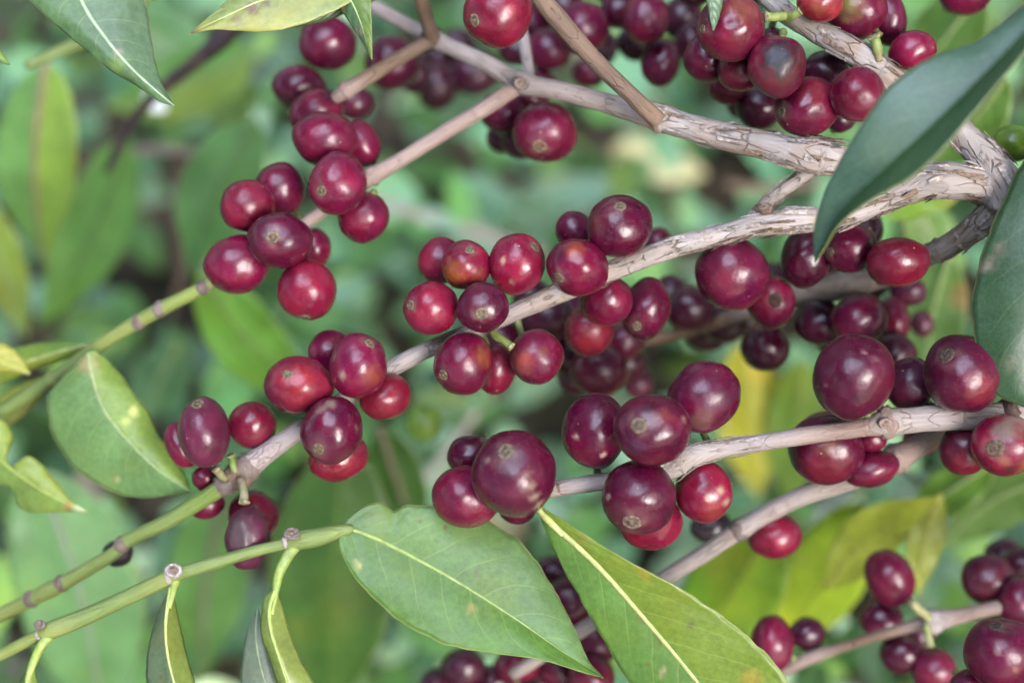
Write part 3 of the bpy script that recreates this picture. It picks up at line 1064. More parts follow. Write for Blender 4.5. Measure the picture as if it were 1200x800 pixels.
branch('weed_stalk', 'blurred green stalk above the long leaf at the far top corner', [
    (30, 78, 60, 10, 'G'), (75, 58, 64, 15, 'G'), (110, 44, 68, 14, 'G'), (150, 20, 74, 12, 'G'), (200, -30, 84, 10, 'G')], bumpy=0.05, cat='stalk', n=24, solid=False)

# ------------------------------------------------------------------ sharp leaves
GR = (0.070, 0.135, 0.036)
OL = (0.095, 0.140, 0.022)
YG = (0.150, 0.215, 0.036)
BG = (0.060, 0.120, 0.052)
DK = (0.026, 0.062, 0.026)

leaf('coffee_leaf', 'broad green leaf with an insect bitten edge spreading from the end of the bottom shoot',
     [(399, 622, 0), (430, 626, 0), (520, 672, -2), (600, 722, -4), (660, 764, -6), (707, 794, -7)],
     [(399, 622), (402, 613), (411, 603), (424, 594), (438, 588), (450, 588), (456, 595), (463, 600), (471, 593), (477, 590), (500, 591), (535, 597), (570, 608), (605, 630), (632, 660), (655, 700), (676, 742), (690, 776), (707, 794)],
     [(399, 622), (397, 632), (400, 648), (410, 668), (430, 693), (460, 720), (490, 741), (520, 754), (560, 763), (610, 769), (650, 777), (680, 787), (707, 794)],
     (0.094, 0.168, 0.052), (0.076, 0.155, 0.026), edge=(3.6, -3.5), arch=0.6, wave=0.35, nt=64, ns=12, rib=(0.23, 0.30, 0.09), rib_w=(5.5, 1.8),  # upper half paler and bluer: sky sheen put into its colour
     spots=[(557, 672, 5, (0.12, 0.07, 0.05), 0.9), (552, 712, 6, (0.45, 0.28, 0.10), 0.7), (420, 661, 5, (0.40, 0.36, 0.10), 0.8), (575, 690, 40, (0.12, 0.18, 0.03), 0.5), (480, 625, 40, (0.10, 0.18, 0.03), 0.5), (707, 794, 6, (0.08, 0.05, 0.03), 0.9)])

leaf('coffee_leaf', 'olive leaf with a thick pale midrib hanging below the biggest round cherry',
     [(629, 592, -5), (642, 608, -5), (700, 662, -5), (760, 730, -4), (815, 796, -3), (860, 858, -2), (890, 910, 0)],
     [(629, 592), (650, 603), (680, 622), (725, 650), (765, 672), (800, 690), (840, 717), (880, 748), (915, 785), (932, 812), (938, 845), (925, 880), (890, 910)],
     [(629, 592), (636, 612), (648, 642), (668, 680), (692, 722), (722, 775), (745, 810), (770, 845), (805, 875), (850, 900), (890, 910)],
     (0.110, 0.165, 0.016), (0.075, 0.155, 0.028), edge=(-2.5, 3.0), arch=0.3, wave=0.35, nt=64, ns=12, rib=(0.31, 0.33, 0.12), rib_w=(9, 3),  # lower half bluer: sheen from its angle put into the colour
     petiole=[(622, 585, -2, 8, (0.24, 0.32, 0.07)), (629, 592, -4, 11, (0.26, 0.33, 0.08)), (642, 608, -5, 10, (0.34, 0.38, 0.13)), (660, 626, -5, 8, (0.48, 0.48, 0.2))],
     spots=[(811, 731, 5, (0.07, 0.04, 0.02), 0.95), (752, 722, 6, (0.10, 0.06, 0.03), 0.8), (755, 669, 10, (0.22, 0.18, 0.02), 0.6), (880, 795, 14, (0.28, 0.20, 0.03), 0.7), (777, 787, 4, (0.4, 0.3, 0.18), 0.9), (770, 752, 4, (0.09, 0.05, 0.03), 0.9), (682, 633, 10, (0.15, 0.12, 0.02), 0.5)])

leaf('coffee_leaf', 'bluish green leaf with a silvery midrib entering at the top corner, tip pointing down',
     [(75, -60, -4), (95, 0, -4), (120, 40, -4), (150, 76, -4), (180, 104, -3), (204, 124, -2)],
     [(75, -60), (120, -55), (152, -30), (168, -5), (174, 22), (178, 52), (184, 82), (194, 108), (204, 124)],
     [(75, -60), (30, -40), (28, -8), (38, 4), (60, 25), (90, 50), (102, 59), (112, 68), (135, 86), (160, 100), (185, 118), (204, 124)],
     (0.085, 0.145, 0.080), (0.065, 0.125, 0.050), edge=(4.0, 0.5), arch=0.5, wave=0.35, nt=56, ns=10, rib=(0.27, 0.35, 0.24), rib_w=(7, 2),
     spots=[(138, 62, 6, (0.3, 0.22, 0.2), 0.7), (140, 75, 12, (0.13, 0.20, 0.04), 0.6)])

leaf('coffee_leaf', 'pale yellowish leaf with brown specks folded at the top edge',
     [(470, -60, 2), (420, -30, 0), (370, -14, -2), (310, 0, -3), (262, 21, -3), (222, 40, -2)],
     [(470, -60), (420, -5), (393, 12), (365, 24), (338, 33), (305, 37), (275, 36), (250, 35), (222, 40)],
     [(470, -60), (400, -70), (340, -50), (300, -22), (270, -2), (250, 16), (236, 28), (222, 40)],
     (0.225, 0.265, 0.085), (0.20, 0.25, 0.08), edge=(-2.0, 2.0), arch=0.2, wave=0.4, nt=50, ns=9, rib=(0.40, 0.42, 0.16), rib_w=(5, 2),
     spots=[(296, 11, 10, (0.13, 0.075, 0.055), 0.9), (278, 24, 7, (0.2, 0.13, 0.09), 0.7), (224, 39, 9, (0.10, 0.05, 0.05), 0.9), (313, 5, 5, (0.12, 0.07, 0.05), 0.8)])
leaf('coffee_leaf', 'dark rolled margin of a leaf under the speckled yellowish one',
     [(470, -40, 6), (430, -8, 5), (400, 8, 4), (372, 22, 3), (335, 33, 2)],
     [(470, -40), (440, 0), (404, 16), (372, 27), (335, 33)], [(470, -40), (420, -14), (395, 2), (368, 15), (335, 33)],
     (0.050, 0.085, 0.03), (0.05, 0.085, 0.03), edge=(1, 0), arch=0.1, wave=0.1, nt=24, ns=4, rib_w=None)
leaf('coffee_leaf', 'narrow drooping leaf tip with a yellow edge beside the pale speckled leaf',
     [(385, -50, -2), (405, -12, -3), (422, 24, -3), (436, 70, -2)],
     [(385, -50), (425, -40), (434, -10), (435, 20), (436, 48), (436, 70)],
     [(385, -50), (372, -25), (392, 0), (408, 24), (424, 48), (436, 70)],
     (0.10, 0.155, 0.040), (0.065, 0.12, 0.055), edge=(-1.0, 1.5), arch=0.2, wave=0.25, nt=34, ns=7, rib=(0.28, 0.36, 0.16), rib_w=(4, 1.5),
     spots=[(400, 8, 6, (0.16, 0.10, 0.06), 0.8), (421, 38, 5, (0.2, 0.13, 0.1), 0.6)])
leaf('coffee_leaf', 'tiny pale leaf point poking in at the picture side',
     [(-60, 40, 4), (-25, 55, 3), (12, 76, 2)], [(-60, 40), (-20, 42), (0, 60), (12, 76)], [(-60, 40), (-40, 66), (-10, 72), (12, 76)], YG, GR, edge=(1, 0), wave=0.2, nt=20, ns=5, rib_w=(4, 2))
leaf('coffee_leaf', 'large glossy blue green leaf hanging close to the lens over the fork',
     [(1290, -60, -33), (1230, 5, -37), (1180, 60, -39), (1110, 130, -40), (1040, 195, -38), (985, 250, -34), (955, 308, -29)],
     [(1290, -60), (1240, -20), (1200, 8), (1150, 46), (1095, 66), (1060, 86), (1032, 112), (1008, 148), (986, 184), (966, 224), (954, 268), (955, 308)],
     [(1290, -60), (1240, 10), (1197, 66), (1160, 110), (1135, 140), (1104, 176), (1066, 210), (1025, 232), (985, 262), (966, 292), (955, 308)],
     (0.040, 0.085, 0.055), (0.026, 0.066, 0.024), edge=(2.5, -6.0), arch=0.3, mat=SMALL_LEAF, wave=0.12, nt=50, ns=11, rib=(0.05, 0.095, 0.04), rib_w=(5, 2))  # sky reflection put into the bluish upper half, lower half darker
leaf('coffee_leaf', 'dark green leaf with a grey wound hanging down the picture side below the fork',
     [(1330, 120, -10), (1280, 200, -13), (1245, 290, -14), (1222, 380, -13), (1204, 478, -10)],
     [(1330, 120), (1360, 220), (1345, 320), (1290, 420), (1204, 478)],
     [(1330, 120), (1245, 150), (1203, 182), (1180, 224), (1160, 270), (1144, 316), (1138, 360), (1141, 400), (1150, 436), (1168, 462), (1204, 478)],
     (0.020, 0.052, 0.020), (0.020, 0.054, 0.022), edge=(3, 3.5), arch=0.9, mat=SMALL_LEAF, wave=0.5, nt=50, ns=10, rib=(0.06, 0.12, 0.04), rib_w=(6, 2),
     spots=[(1156, 312, 11, (0.22, 0.17, 0.15), 0.7), (1172, 292, 8, (0.18, 0.14, 0.12), 0.5), (1183, 425, 12, (0.14, 0.13, 0.08), 0.4)])
leaf('coffee_leaf', 'small bluish leaf tip lying over the wrinkled cherry at the top edge',
     [(826, -45, -12), (833, -10, -12), (836, 36, -11)], [(826, -45), (850, -30), (847, 0), (842, 22), (836, 36)], [(826, -45), (820, -20), (829, 4), (832, 22), (836, 36)],
     (0.09, 0.15, 0.09), (0.09, 0.15, 0.09), edge=(1, 0), arch=0.2, wave=0.15, nt=20, ns=5, rib=(0.16, 0.24, 0.14), rib_w=(3, 1.5))

# leaves on the green shoot, seen edge on
leaf('coffee_leaf', 'small folded leaf hanging from the scarred joint of the bottom shoot',
     [(200, 688, -1), (196, 712, -3), (194, 740, -5), (198, 775, -6), (212, 830, -6)],
     [(200, 688), (206, 712), (213, 742), (220, 772), (228, 802), (212, 830)],
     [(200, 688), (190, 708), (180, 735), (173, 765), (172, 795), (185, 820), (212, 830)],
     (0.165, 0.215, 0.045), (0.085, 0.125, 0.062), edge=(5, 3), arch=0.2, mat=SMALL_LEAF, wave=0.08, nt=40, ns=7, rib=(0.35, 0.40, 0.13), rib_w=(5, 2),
     petiole=[(206, 678, 0, 13, (0.20, 0.27, 0.06)), (203, 690, -1, 9, (0.22, 0.28, 0.06)), (198, 712, -3, 6, (0.28, 0.34, 0.10))])
leaf('coffee_leaf', 'curled leaf on a bent stalk under the base of the broad green leaf',
     [(323, 690, -2), (316, 712, -4), (318, 740, -5), (332, 785, -5), (352, 850, -4)],
     [(323, 690), (331, 712), (340, 742), (354, 776), (368, 806), (352, 850)],
     [(323, 690), (312, 698), (308, 712), (306, 740), (316, 770), (326, 800), (352, 850)],
     (0.165, 0.21, 0.045), (0.155, 0.205, 0.045), edge=(3, 2), arch=0.3, mat=SMALL_LEAF, wave=0.08, nt=40, ns=7, rib=(0.27, 0.33, 0.09), rib_w=(6, 2),
     petiole=[(350, 636, 0.5, 12, (0.20, 0.26, 0.07)), (338, 650, -1, 14, (0.20, 0.26, 0.07)), (327, 672, -2, 12, (0.20, 0.27, 0.06)), (323, 694, -2, 8, (0.22, 0.29, 0.07)), (318, 720, -4, 6, (0.26, 0.32, 0.09))])
leaf('coffee_leaf', 'silvery underside of a leaf showing beside the curled leaf at the bottom edge',
     [(302, 712, 3), (300, 745, 3), (308, 790, 3), (330, 850, 3)], [(302, 712), (312, 740), (324, 780), (340, 815), (330, 850)], [(302, 712), (291, 735), (285, 768), (285, 805), (330, 850)],
     (0.12, 0.155, 0.11), (0.12, 0.155, 0.11), edge=(1, 2), arch=0.2, mat=SMALL_LEAF, wave=0.3, nt=30, ns=6, rib=(0.2, 0.25, 0.15), rib_w=(3, 2), spots=[(303, 715, 6, (0.14, 0.08, 0.05), 0.9)])
leaf('coffee_leaf', 'leaf stalk and narrow blade dropping from the last joint of the bottom shoot',
     [(38, 775, 1), (32, 795, 0), (26, 830, 0), (20, 880, 0)], [(38, 775), (44, 800), (48, 840), (20, 880)], [(38, 775), (24, 798), (12, 840), (20, 880)], YG, GR, edge=(2, 2), mat=SMALL_LEAF, wave=0.2, nt=24, ns=5, rib=(0.3, 0.35, 0.1), rib_w=(5, 2),
     petiole=[(60, 742, 2, 14, (0.20, 0.27, 0.06)), (48, 757, 1, 11, (0.21, 0.28, 0.06)), (38, 778, 1, 10, (0.22, 0.29, 0.07)), (32, 798, 0, 7, (0.24, 0.3, 0.08))])

# leaves a little behind the sharp plane
leaf('coffee_leaf', 'broad light green leaf with a pale blotch touching the green shoot and its cherries',
     [(103, 413, 19), (108, 440, 18), (122, 480, 17), (150, 516, 16), (185, 550, 15), (223, 576, 14)],
     [(103, 413), (112, 410), (128, 425), (146, 445), (160, 467), (176, 484), (183, 505), (205, 538), (220, 562), (223, 576)],
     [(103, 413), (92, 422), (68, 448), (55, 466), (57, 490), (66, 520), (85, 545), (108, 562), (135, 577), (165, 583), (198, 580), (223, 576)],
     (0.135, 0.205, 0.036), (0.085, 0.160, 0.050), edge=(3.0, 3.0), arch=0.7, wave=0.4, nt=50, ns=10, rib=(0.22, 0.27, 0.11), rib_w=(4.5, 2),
     spots=[(157, 482, 8, (0.50, 0.48, 0.16), 0.9), (148, 494, 8, (0.32, 0.36, 0.08), 0.7), (103, 428, 14, (0.30, 0.20, 0.10), 0.6), (137, 561, 5, (0.30, 0.28, 0.14), 0.7), (192, 520, 8, (0.24, 0.26, 0.03), 0.6)])
leaf('coffee_leaf', 'yellow green leaf with a big bite out of its edge and a whitened tip',
     [(-50, 490, 26), (-10, 530, 25), (30, 562, 24), (70, 586, 23), (102, 599, 22)],
     [(-50, 490), (-20, 480), (4, 494), (14, 508), (13, 520), (5, 534), (14, 546), (30, 535), (44, 540), (62, 560), (82, 584), (102, 599)],
     [(-50, 490), (-40, 530), (-10, 560), (14, 572), (20, 590), (34, 600), (60, 600), (82, 599), (102, 599)],
     (0.185, 0.245, 0.035), (0.125, 0.195, 0.040), edge=(1.5, 1.5), arch=0.4, wave=0.4, nt=60, ns=9, rib=(0.25, 0.30, 0.08), rib_w=(3, 2), spots=[(100, 598, 14, (0.42, 0.44, 0.30), 0.85), (80, 592, 5, (0.3, 0.1, 0.05), 0.7)])
leaf('coffee_leaf', 'bright green leaf lying behind the end of the upper green shoot',
     [(104, 404, 30), (70, 412, 31), (30, 424, 33), (-30, 440, 35), (-80, 450, 36)], [(104, 404), (80, 420), (40, 432), (-20, 456), (-80, 450)], [(104, 404), (75, 400), (40, 403), (-10, 416), (-80, 450)], YG, (0.10, 0.18, 0.03), edge=(2, 2), nt=30, ns=6, rib=(0.26, 0.29, 0.1), rib_w=(4, 3))
leaf('coffee_leaf', 'yellowed leaf fragment at the edge above the bitten leaf',
     [(-60, 390, 33), (-20, 414, 32), (35, 438, 31)], [(-60, 390), (-10, 398), (14, 408), (28, 424), (35, 438)], [(-60, 390), (-40, 430), (0, 436), (35, 438)], (0.30, 0.29, 0.04), (0.27, 0.27, 0.04), edge=(1, 1), nt=24, ns=5, rib_w=(3, 2))
leaf('coffee_leaf', 'olive strip of a leaf tucked beneath the upper green shoot at the edge',
     [(62, 440, 32), (30, 465, 34), (-10, 500, 36), (-60, 540, 38)], [(62, 440), (46, 468), (10, 500), (-60, 540)], [(62, 440), (28, 448), (-10, 472), (-60, 540)], (0.11, 0.13, 0.03), (0.15, 0.18, 0.03), edge=(2, 2), nt=24, ns=5, rib_w=(4, 2))

# ------------------------------------------------------------------ blurred leaves
SL = simple_leaf
SL('coffee_leaf', 'upright blurred leaf with a pinkish midrib below the blurred green stalk', (54, 72, 115), (52, 312, 153), 104, bow=0.05, roll=0.35, sag=-6, col=(0.127, 0.264, 0.070), col2=(0.189, 0.299, 0.047), rib=(0.195, 0.150, 0.090), rib_w=(9, 4))
SL('coffee_leaf', 'blurred mid green leaf slanting behind the one with the pinkish midrib', (150, 160, 175), (45, 385, 196), 92, bow=-0.04, roll=-0.4, col=(0.093, 0.229, 0.045), rib=(0.075, 0.128, 0.038))
SL('coffee_leaf', 'yellowish green blurred leaf drooping at the picture side above the yellow fragment', (-25, 230, 140), (32, 396, 161), 62, roll=0.5, col=(0.203, 0.286, 0.047), spots=[(5, 350, 25, (0.27, 0.25, 0.03), 0.5)])
SL('coffee_leaf', 'shiny blurred leaf hanging beside the red cherry pair of the pinkish twig', (300, 140, 136), (222, 325, 167), 92, bow=0.05, roll=-0.2, sag=-4, col=(0.093, 0.220, 0.070), rib=(0.090, 0.150, 0.060))
SL('coffee_leaf', 'vivid green blurred leaf pointing down below the lowest cherry of the pinkish twig', (232, 318, 122), (372, 470, 146), 84, bow=0.06, roll=0.25, col=(0.127, 0.290, 0.031), rib=(0.105, 0.165, 0.030))
SL('coffee_leaf', 'wide deep green blurred leaf hanging behind the bent stalk at the bottom', (402, 520, 89), (388, 850, 124), 150, bow=0.02, roll=0.1, sag=-4, col=(0.036, 0.098, 0.012), col2=(0.042, 0.105, 0.012), rib=(0.056, 0.112, 0.015), spots=[(400, 700, 40, (0.075, 0.13, 0.012), 0.6), (350, 735, 16, (0.10, 0.14, 0.012), 0.7)])
SL('coffee_leaf', 'narrow blurred leaf with a rosy midrib below the small green cherry', (444, 500, 121), (492, 640, 140), 70, roll=0.4, col=(0.045, 0.11, 0.018), rib=(0.150, 0.112, 0.075), rib_w=(8, 4))
SL('coffee_leaf', 'large shiny blurred leaf under both green shoots in the bottom corner', (38, 545, 105), (122, 870, 146), 150, bow=-0.05, roll=-0.15, sag=-5, col=(0.101, 0.220, 0.078), rib=(0.150, 0.188, 0.128), rib_w=(9, 4))
SL('coffee_leaf', 'blurred leaf with a dull pink midrib between the two bottom shoot joints', (268, 560, 161), (236, 800, 202), 100, bow=0.04, roll=0.3, col=(0.101, 0.220, 0.053), rib=(0.143, 0.112, 0.090), rib_w=(9, 4))
SL('coffee_leaf', 'bright lime blurred leaf beneath the small pinkish red cherry', (905, 605, 80), (795, 775, 117), 122, bow=-0.04, roll=0.35, col=(0.128, 0.268, 0.017), col2=(0.169, 0.290, 0.020), rib=(0.135, 0.180, 0.022), spots=[(850, 655, 40, (0.24, 0.25, 0.02), 0.6)])
SL('coffee_leaf', 'yellow green blurred leaf standing over the thin twig at the lower corner', (1012, 590, 77), (905, 765, 111), 96, bow=-0.03, roll=-0.2, col=(0.257, 0.355, 0.020), rib=(0.195, 0.225, 0.022))
SL('coffee_leaf', 'olive yellow blurred leaf behind the oval cherry that shades it', (966, 690, 74), (1104, 580, 58), 66, bow=-0.08, roll=0.1, col=(0.26, 0.30, 0.026), rib=(0.27, 0.28, 0.04), shape=0.8, blunt=1.0)
SL('coffee_leaf', 'yellow olive pointed leaf bit hanging right of the shaded olive one', (1102, 578, 62), (1076, 700, 68), 44, bow=0.05, roll=-0.1, col=(0.22, 0.25, 0.026), rib=(0.26, 0.26, 0.05), blunt=1.0)
SL('coffee_leaf', 'glowing yellow blurred leaf seen behind the tilted cherry of the speckled branch', (872, 400, 165), (888, 585, 180), 84, roll=0.1, col=(0.34, 0.32, 0.018), rib=(0.270, 0.255, 0.038))
SL('coffee_leaf', 'lime blurred leaf just beside the glowing yellow one', (940, 420, 157), (925, 600, 182), 72, roll=0.2, col=(0.12, 0.20, 0.02), rib=(0.150, 0.195, 0.038))
SL('coffee_leaf', 'bright green blurred leaf framed inside the curl of the ringed branch', (1030, 250, 70), (1150, 205, 81), 62, bow=-0.06, roll=0.3, col=(0.125, 0.225, 0.02), spots=[(1120, 245, 22, (0.34, 0.33, 0.06), 0.8)])
SL('coffee_leaf', 'pale green blurred leaf under the curl of the ringed branch', (1070, 225, 89), (1125, 345, 99), 64, roll=-0.3, col=(0.105, 0.20, 0.045))
SL('coffee_leaf', 'light green blurred leaf running down beside the dark wounded leaf', (1112, 300, 81), (1085, 470, 108), 80, bow=0.05, roll=0.2, col=(0.08, 0.16, 0.045), spots=[(1130, 350, 18, (0.28, 0.13, 0.06), 0.6)])
SL('coffee_leaf', 'mid green blurred leaf below the speckled branch near the picture side', (1165, 540, 75), (1060, 612, 89), 60, roll=0.3, col=(0.085, 0.175, 0.02))
SL('coffee_leaf', 'green blurred leaf at the side under the spoiled brown cherry', (1240, 560, 81), (1105, 640, 99), 74, bow=0.1, roll=-0.2, col=(0.08, 0.15, 0.03))
SL('coffee_leaf', 'blurred leaf with a lit tip beyond the close glossy leaf at the top corner', (1180, 90, 54), (1080, 200, 67), 74, bow=-0.04, roll=0.2, col=(0.08, 0.16, 0.025), rib=(0.150, 0.195, 0.060))
SL('coffee_leaf', 'soft green leaf glimpsed between the magenta cherry and the close glossy leaf', (1150, -10, 81), (1060, 110, 102), 84, roll=0.1, col=(0.06, 0.13, 0.025))
SL('coffee_leaf', 'bright green blurred leaf between the crown of cherries and the upper branch', (690, 40, 121), (625, -40, 113), 66, roll=0.1, col=(0.10, 0.19, 0.02))
SL('coffee_leaf', 'dry cream coloured leaf fallen on the weeds under the upper branch', (715, 175, 340), (830, 205, 343), 50, roll=0.1, col=(0.62, 0.58, 0.36), rib=(0.375, 0.338, 0.225), group='fallen pale leaves')
SL('coffee_leaf', 'pinkish pale dead leaf under the bottom leaf tip', (615, 772, 108), (668, 830, 113), 56, roll=0.1, col=(0.36, 0.28, 0.20), group='fallen pale leaves')
SL('flower_petal', 'tiny bluish white petal glowing blurred beside the dead twig', (170, 110, 165), (195, 132, 166), 22, col=(0.80, 0.80, 0.92), rib=(0.525, 0.525, 0.600), cat='petal', group=None)
SL('coffee_leaf', 'grey green blurred leaf behind the tan twig by the little red cherry', (1010, 575, 148), (945, 640, 156), 56, roll=0.5, col=(0.20, 0.24, 0.20))
SL('coffee_leaf', 'big green blurred leaf crossing the weeds at the top behind the bluish leaf', (260, 90, 227), (90, 20, 230), 92, bow=0.08, roll=0.3, col=(0.093, 0.220, 0.053), spots=[(150, 60, 40, (0.16, 0.17, 0.03), 0.6)])
SL('coffee_leaf', 'blurred leaf with a yellow streak above the pinkish midrib leaf', (300, 60, 210), (120, 125, 230), 84, bow=-0.05, roll=0.2, col=(0.109, 0.246, 0.049), col2=(0.162, 0.247, 0.041))
SL('coffee_leaf', 'blurred emerald leaf low behind the twin purple cherries of the green shoot', (210, 400, 192), (160, 500, 213), 70, roll=0.3, col=(0.074, 0.169, 0.068))
SL('coffee_leaf', 'blurred pale leaf below the bitten leaf at the picture side', (-20, 560, 131), (110, 640, 157), 74, roll=0.4, col=(0.135, 0.264, 0.088))

for lab, pts in (
        ('pale pinkish dead stem blurred among the weeds below the dead twig', [(120, 190, 190, 9, 'T'), (180, 176, 195, 10, 'T'), (240, 184, 200, 9, 'T'), (300, 205, 205, 7, 'T')]),
        ('brown withered stem blurred beside the shiny leaf of the pinkish twig', [(212, 190, 200, 10, 'N'), (206, 250, 205, 11, 'N'), (214, 310, 210, 10, 'N'), (200, 370, 215, 8, 'N')]),
        ('dark thin stem blurred under the spoiled brown cherry', [(1045, 540, 110, 6, 'D'), (1100, 580, 112, 7, 'D'), (1150, 592, 114, 8, 'D'), (1230, 602, 118, 7, 'D')]),
        ('brown dead stem blurred beside the cream leaf under the upper branch', [(850, 215, 215, 10, 'N'), (900, 222, 218, 11, 'N'), (960, 212, 222, 10, 'N')]),
        ('grey dead stem blurred in the weeds under the small green cherry', [(440, 610, 190, 8, 'M'), (500, 560, 195, 9, 'M'), (560, 480, 200, 8, 'M')])):
    branch('dead_twig', lab, pts, bumpy=0.12, cat='twig', n=24, nseg=10, solid=False, group='dead stems among the weeds')
# ------------------------------------------------------------------ the cherries, cluster by cluster
# (x, y, half width, half height, turn, depth mm, colour, label, ...)
c_ = cherry
RB = (0.30, 0.085, 0.018)
BR = (0.20, 0.085, 0.035, 0.5)
GY = (0.22, 0.16, 0.13, 0.6)
BLU = (0.008, 0.009, 0.018, 0.5)
# along the pinkish twig, top
c_(384, 51, 31, 29, 0, 38, 'P', 'round purple cherry just below the dark rolled leaf margin', lod=0)
c_(351, 103, 29, 24, 10, 38, 'P', 'squat purple cherry below the one under the rolled leaf margin', lod=0)
c_(371, 132, 30, 25, -20, 26, 'M', 'half hidden rosy cherry above the large bright cherry on the pinkish twig', lod=0)
c_(381, 163, 37, 31, 15, 11, 'M', 'large bright magenta cherry with a white gleam high on the pinkish twig')
c_(424, 169, 19, 26, -20, 19, 'M', 'narrow magenta cherry tucked behind the large bright one', lod=0)
c_(416, 121, 20, 18, 0, 45, 'P', 'small dark cherry under the end of the short brown twig', lod=0)
c_(459, 74, 29, 29, 0, 55, 'P', 'round dark cherry crossed by the short brown twig', lod=0)
c_(513, 101, 23, 26, 10, 103, 'D', 'blurred dark cherry below the dark node', lod=0)
c_(518, 68, 22, 20, 0, 112, 'D', 'blurred bluish cherry right under the dark node', lod=0)
c_(556, 86, 27, 24, 0, 109, 'D', 'blurred dark cherry pressed under the upper branch near the scarred node', lod=0)
c_(396, 215, 32, 36, 10, 5, 'M', 'plump magenta cherry with a tan scar at its lower edge where the twig joint sits', e=(379, 226))
c_(426, 254, 29, 30, 30, 13, 'M', 'egg shaped red cherry hanging under the twig joint', st=(438, 226))
c_(328, 222, 27, 29, 0, 15, 'P', 'dark purple cherry above the scarred flat topped cherry of the pinkish twig', lod=0)
c_(290, 241, 31, 30, -20, 9, 'R', 'bright cherry red fruit with a strong white gleam, outermost on the pinkish twig', e=(309, 262), es=0.1)
c_(328, 282, 37, 31, 5, 2, 'P', 'dark oval cherry with a tan scar dead centre on the pinkish twig', e=(324, 279), es=0.24)
c_(278, 310, 37, 33, -15, 8, 'M', 'broad magenta cherry beside the first knuckle of the upper green shoot')
c_(360, 340, 33, 35, 0, 5, 'R', 'red cherry hanging lowest of the pinkish twig', e=(359, 374), st=(352, 305))
c_(369, 291, 17, 21, 0, 20, 'M', 'sliver of a dull red cherry behind the lowest hanging one', lod=0)
# cluster at the middle of the long branch
c_(516, 305, 25, 27, 10, 7, 'R', 'plain red cherry behind the orange blotched one')
c_(546, 311, 28, 28, 0, -1, 'R', 'orange blotched red cherry with a grey scar on top', e=(551, 293), patch=[(530, 322, 20, RB, 0.85), (560, 325, 12, RB, 0.4)])
c_(505, 361, 31, 30, -10, -3, 'R', 'bright red cherry with a pale scar at its outer side, below the plain red one', e=(481, 358))
c_(566, 360, 29.5, 28, 0, -7, 'P', 'dark purple cherry with a dotted ring scar resting on the long branch', e=(565, 368), es=0.26)
c_(606, 309, 31.5, 35, 10, -1, 'R', 'tall dark red cherry with pale flecks and a scar near its top edge', e=(628, 289), patch=[(589, 306, 5, (0.5, 0.32, 0.22, .5), 0.9), (600, 332, 4, (0.5, 0.32, 0.22, .5), 0.8)])
c_(543, 426, 33, 36, 15, -3, 'M', 'large cherry under the long branch with a pale scar at its lower side', e=(519, 440), patch=[(568, 418, 16, RB, 0.6)])
c_(582, 434, 22, 28, 10, 7, 'R', 'narrow dark red cherry squeezed behind the large one under the long branch')
c_(629, 418, 30, 31, 0, 0, 'M', 'round rosy cherry with a coppery flush beside the yellow green stub', patch=[(612, 425, 18, (0.34, 0.07, 0.045), 0.7), (636, 412, 8, (0.2, 0.08, 0.05), .6)])
c_(726, 265, 37.5, 35.5, 0, -5, 'P', 'biggest cherry standing on top of the long branch, grey scar on its crown', e=(725, 243), es=0.2, patch=[(698, 262, 14, (0.24, 0.05, 0.03), 0.3)])
c_(677, 313, 35.5, 32, 20, -6, 'M', 'plum cherry with an orange window and a corky scar, leaning on the long branch', e=(653, 326), patch=[(673, 293, 14, (0.36, 0.07, 0.02), 0.75)])
c_(672, 269, 21, 21, 0, 6, 'P', 'purple cherry peeping out behind the biggest one on the long branch')
c_(771, 284, 15, 16, 0, 37, 'P', 'sliver of a cherry behind the long branch by the biggest one', lod=0)
c_(711, 352, 30, 29, -20, 4, 'M', 'smooth rosy cherry hanging directly under the long branch', lod=1)
c_(757, 362, 26, 34, 15, 9, 'P', 'long oval cherry with a dim scar at its lower end under the long branch', e=(744, 384), lod=0)
c_(690, 388, 27, 27, 0, 20, 'R', 'brick red cherry glowing under the smooth rosy one', lod=0, patch=[(690, 400, 22, (0.3, 0.02, 0.02), .6)])
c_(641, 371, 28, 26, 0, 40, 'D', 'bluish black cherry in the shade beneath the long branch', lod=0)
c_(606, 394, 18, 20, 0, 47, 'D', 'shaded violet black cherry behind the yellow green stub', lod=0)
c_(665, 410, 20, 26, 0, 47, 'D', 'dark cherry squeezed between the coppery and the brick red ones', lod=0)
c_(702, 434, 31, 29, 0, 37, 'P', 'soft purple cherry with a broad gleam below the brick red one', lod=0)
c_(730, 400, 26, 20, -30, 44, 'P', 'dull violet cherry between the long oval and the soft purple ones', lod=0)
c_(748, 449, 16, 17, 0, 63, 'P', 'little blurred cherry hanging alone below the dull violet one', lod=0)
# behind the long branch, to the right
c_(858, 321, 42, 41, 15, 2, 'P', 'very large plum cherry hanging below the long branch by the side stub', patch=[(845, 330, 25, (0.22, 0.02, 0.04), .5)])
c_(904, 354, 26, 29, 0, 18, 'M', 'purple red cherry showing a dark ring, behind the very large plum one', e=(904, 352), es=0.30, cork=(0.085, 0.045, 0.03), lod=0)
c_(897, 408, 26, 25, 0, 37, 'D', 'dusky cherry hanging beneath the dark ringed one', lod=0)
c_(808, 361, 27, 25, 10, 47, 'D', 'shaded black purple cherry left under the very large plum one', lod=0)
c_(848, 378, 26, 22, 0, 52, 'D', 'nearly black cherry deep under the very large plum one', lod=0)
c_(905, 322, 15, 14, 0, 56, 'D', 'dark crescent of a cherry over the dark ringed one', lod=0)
c_(944, 302, 26, 33, 10, 12, 'D', 'tall black purple cherry half covered by the tip of the close glossy leaf', lod=0)
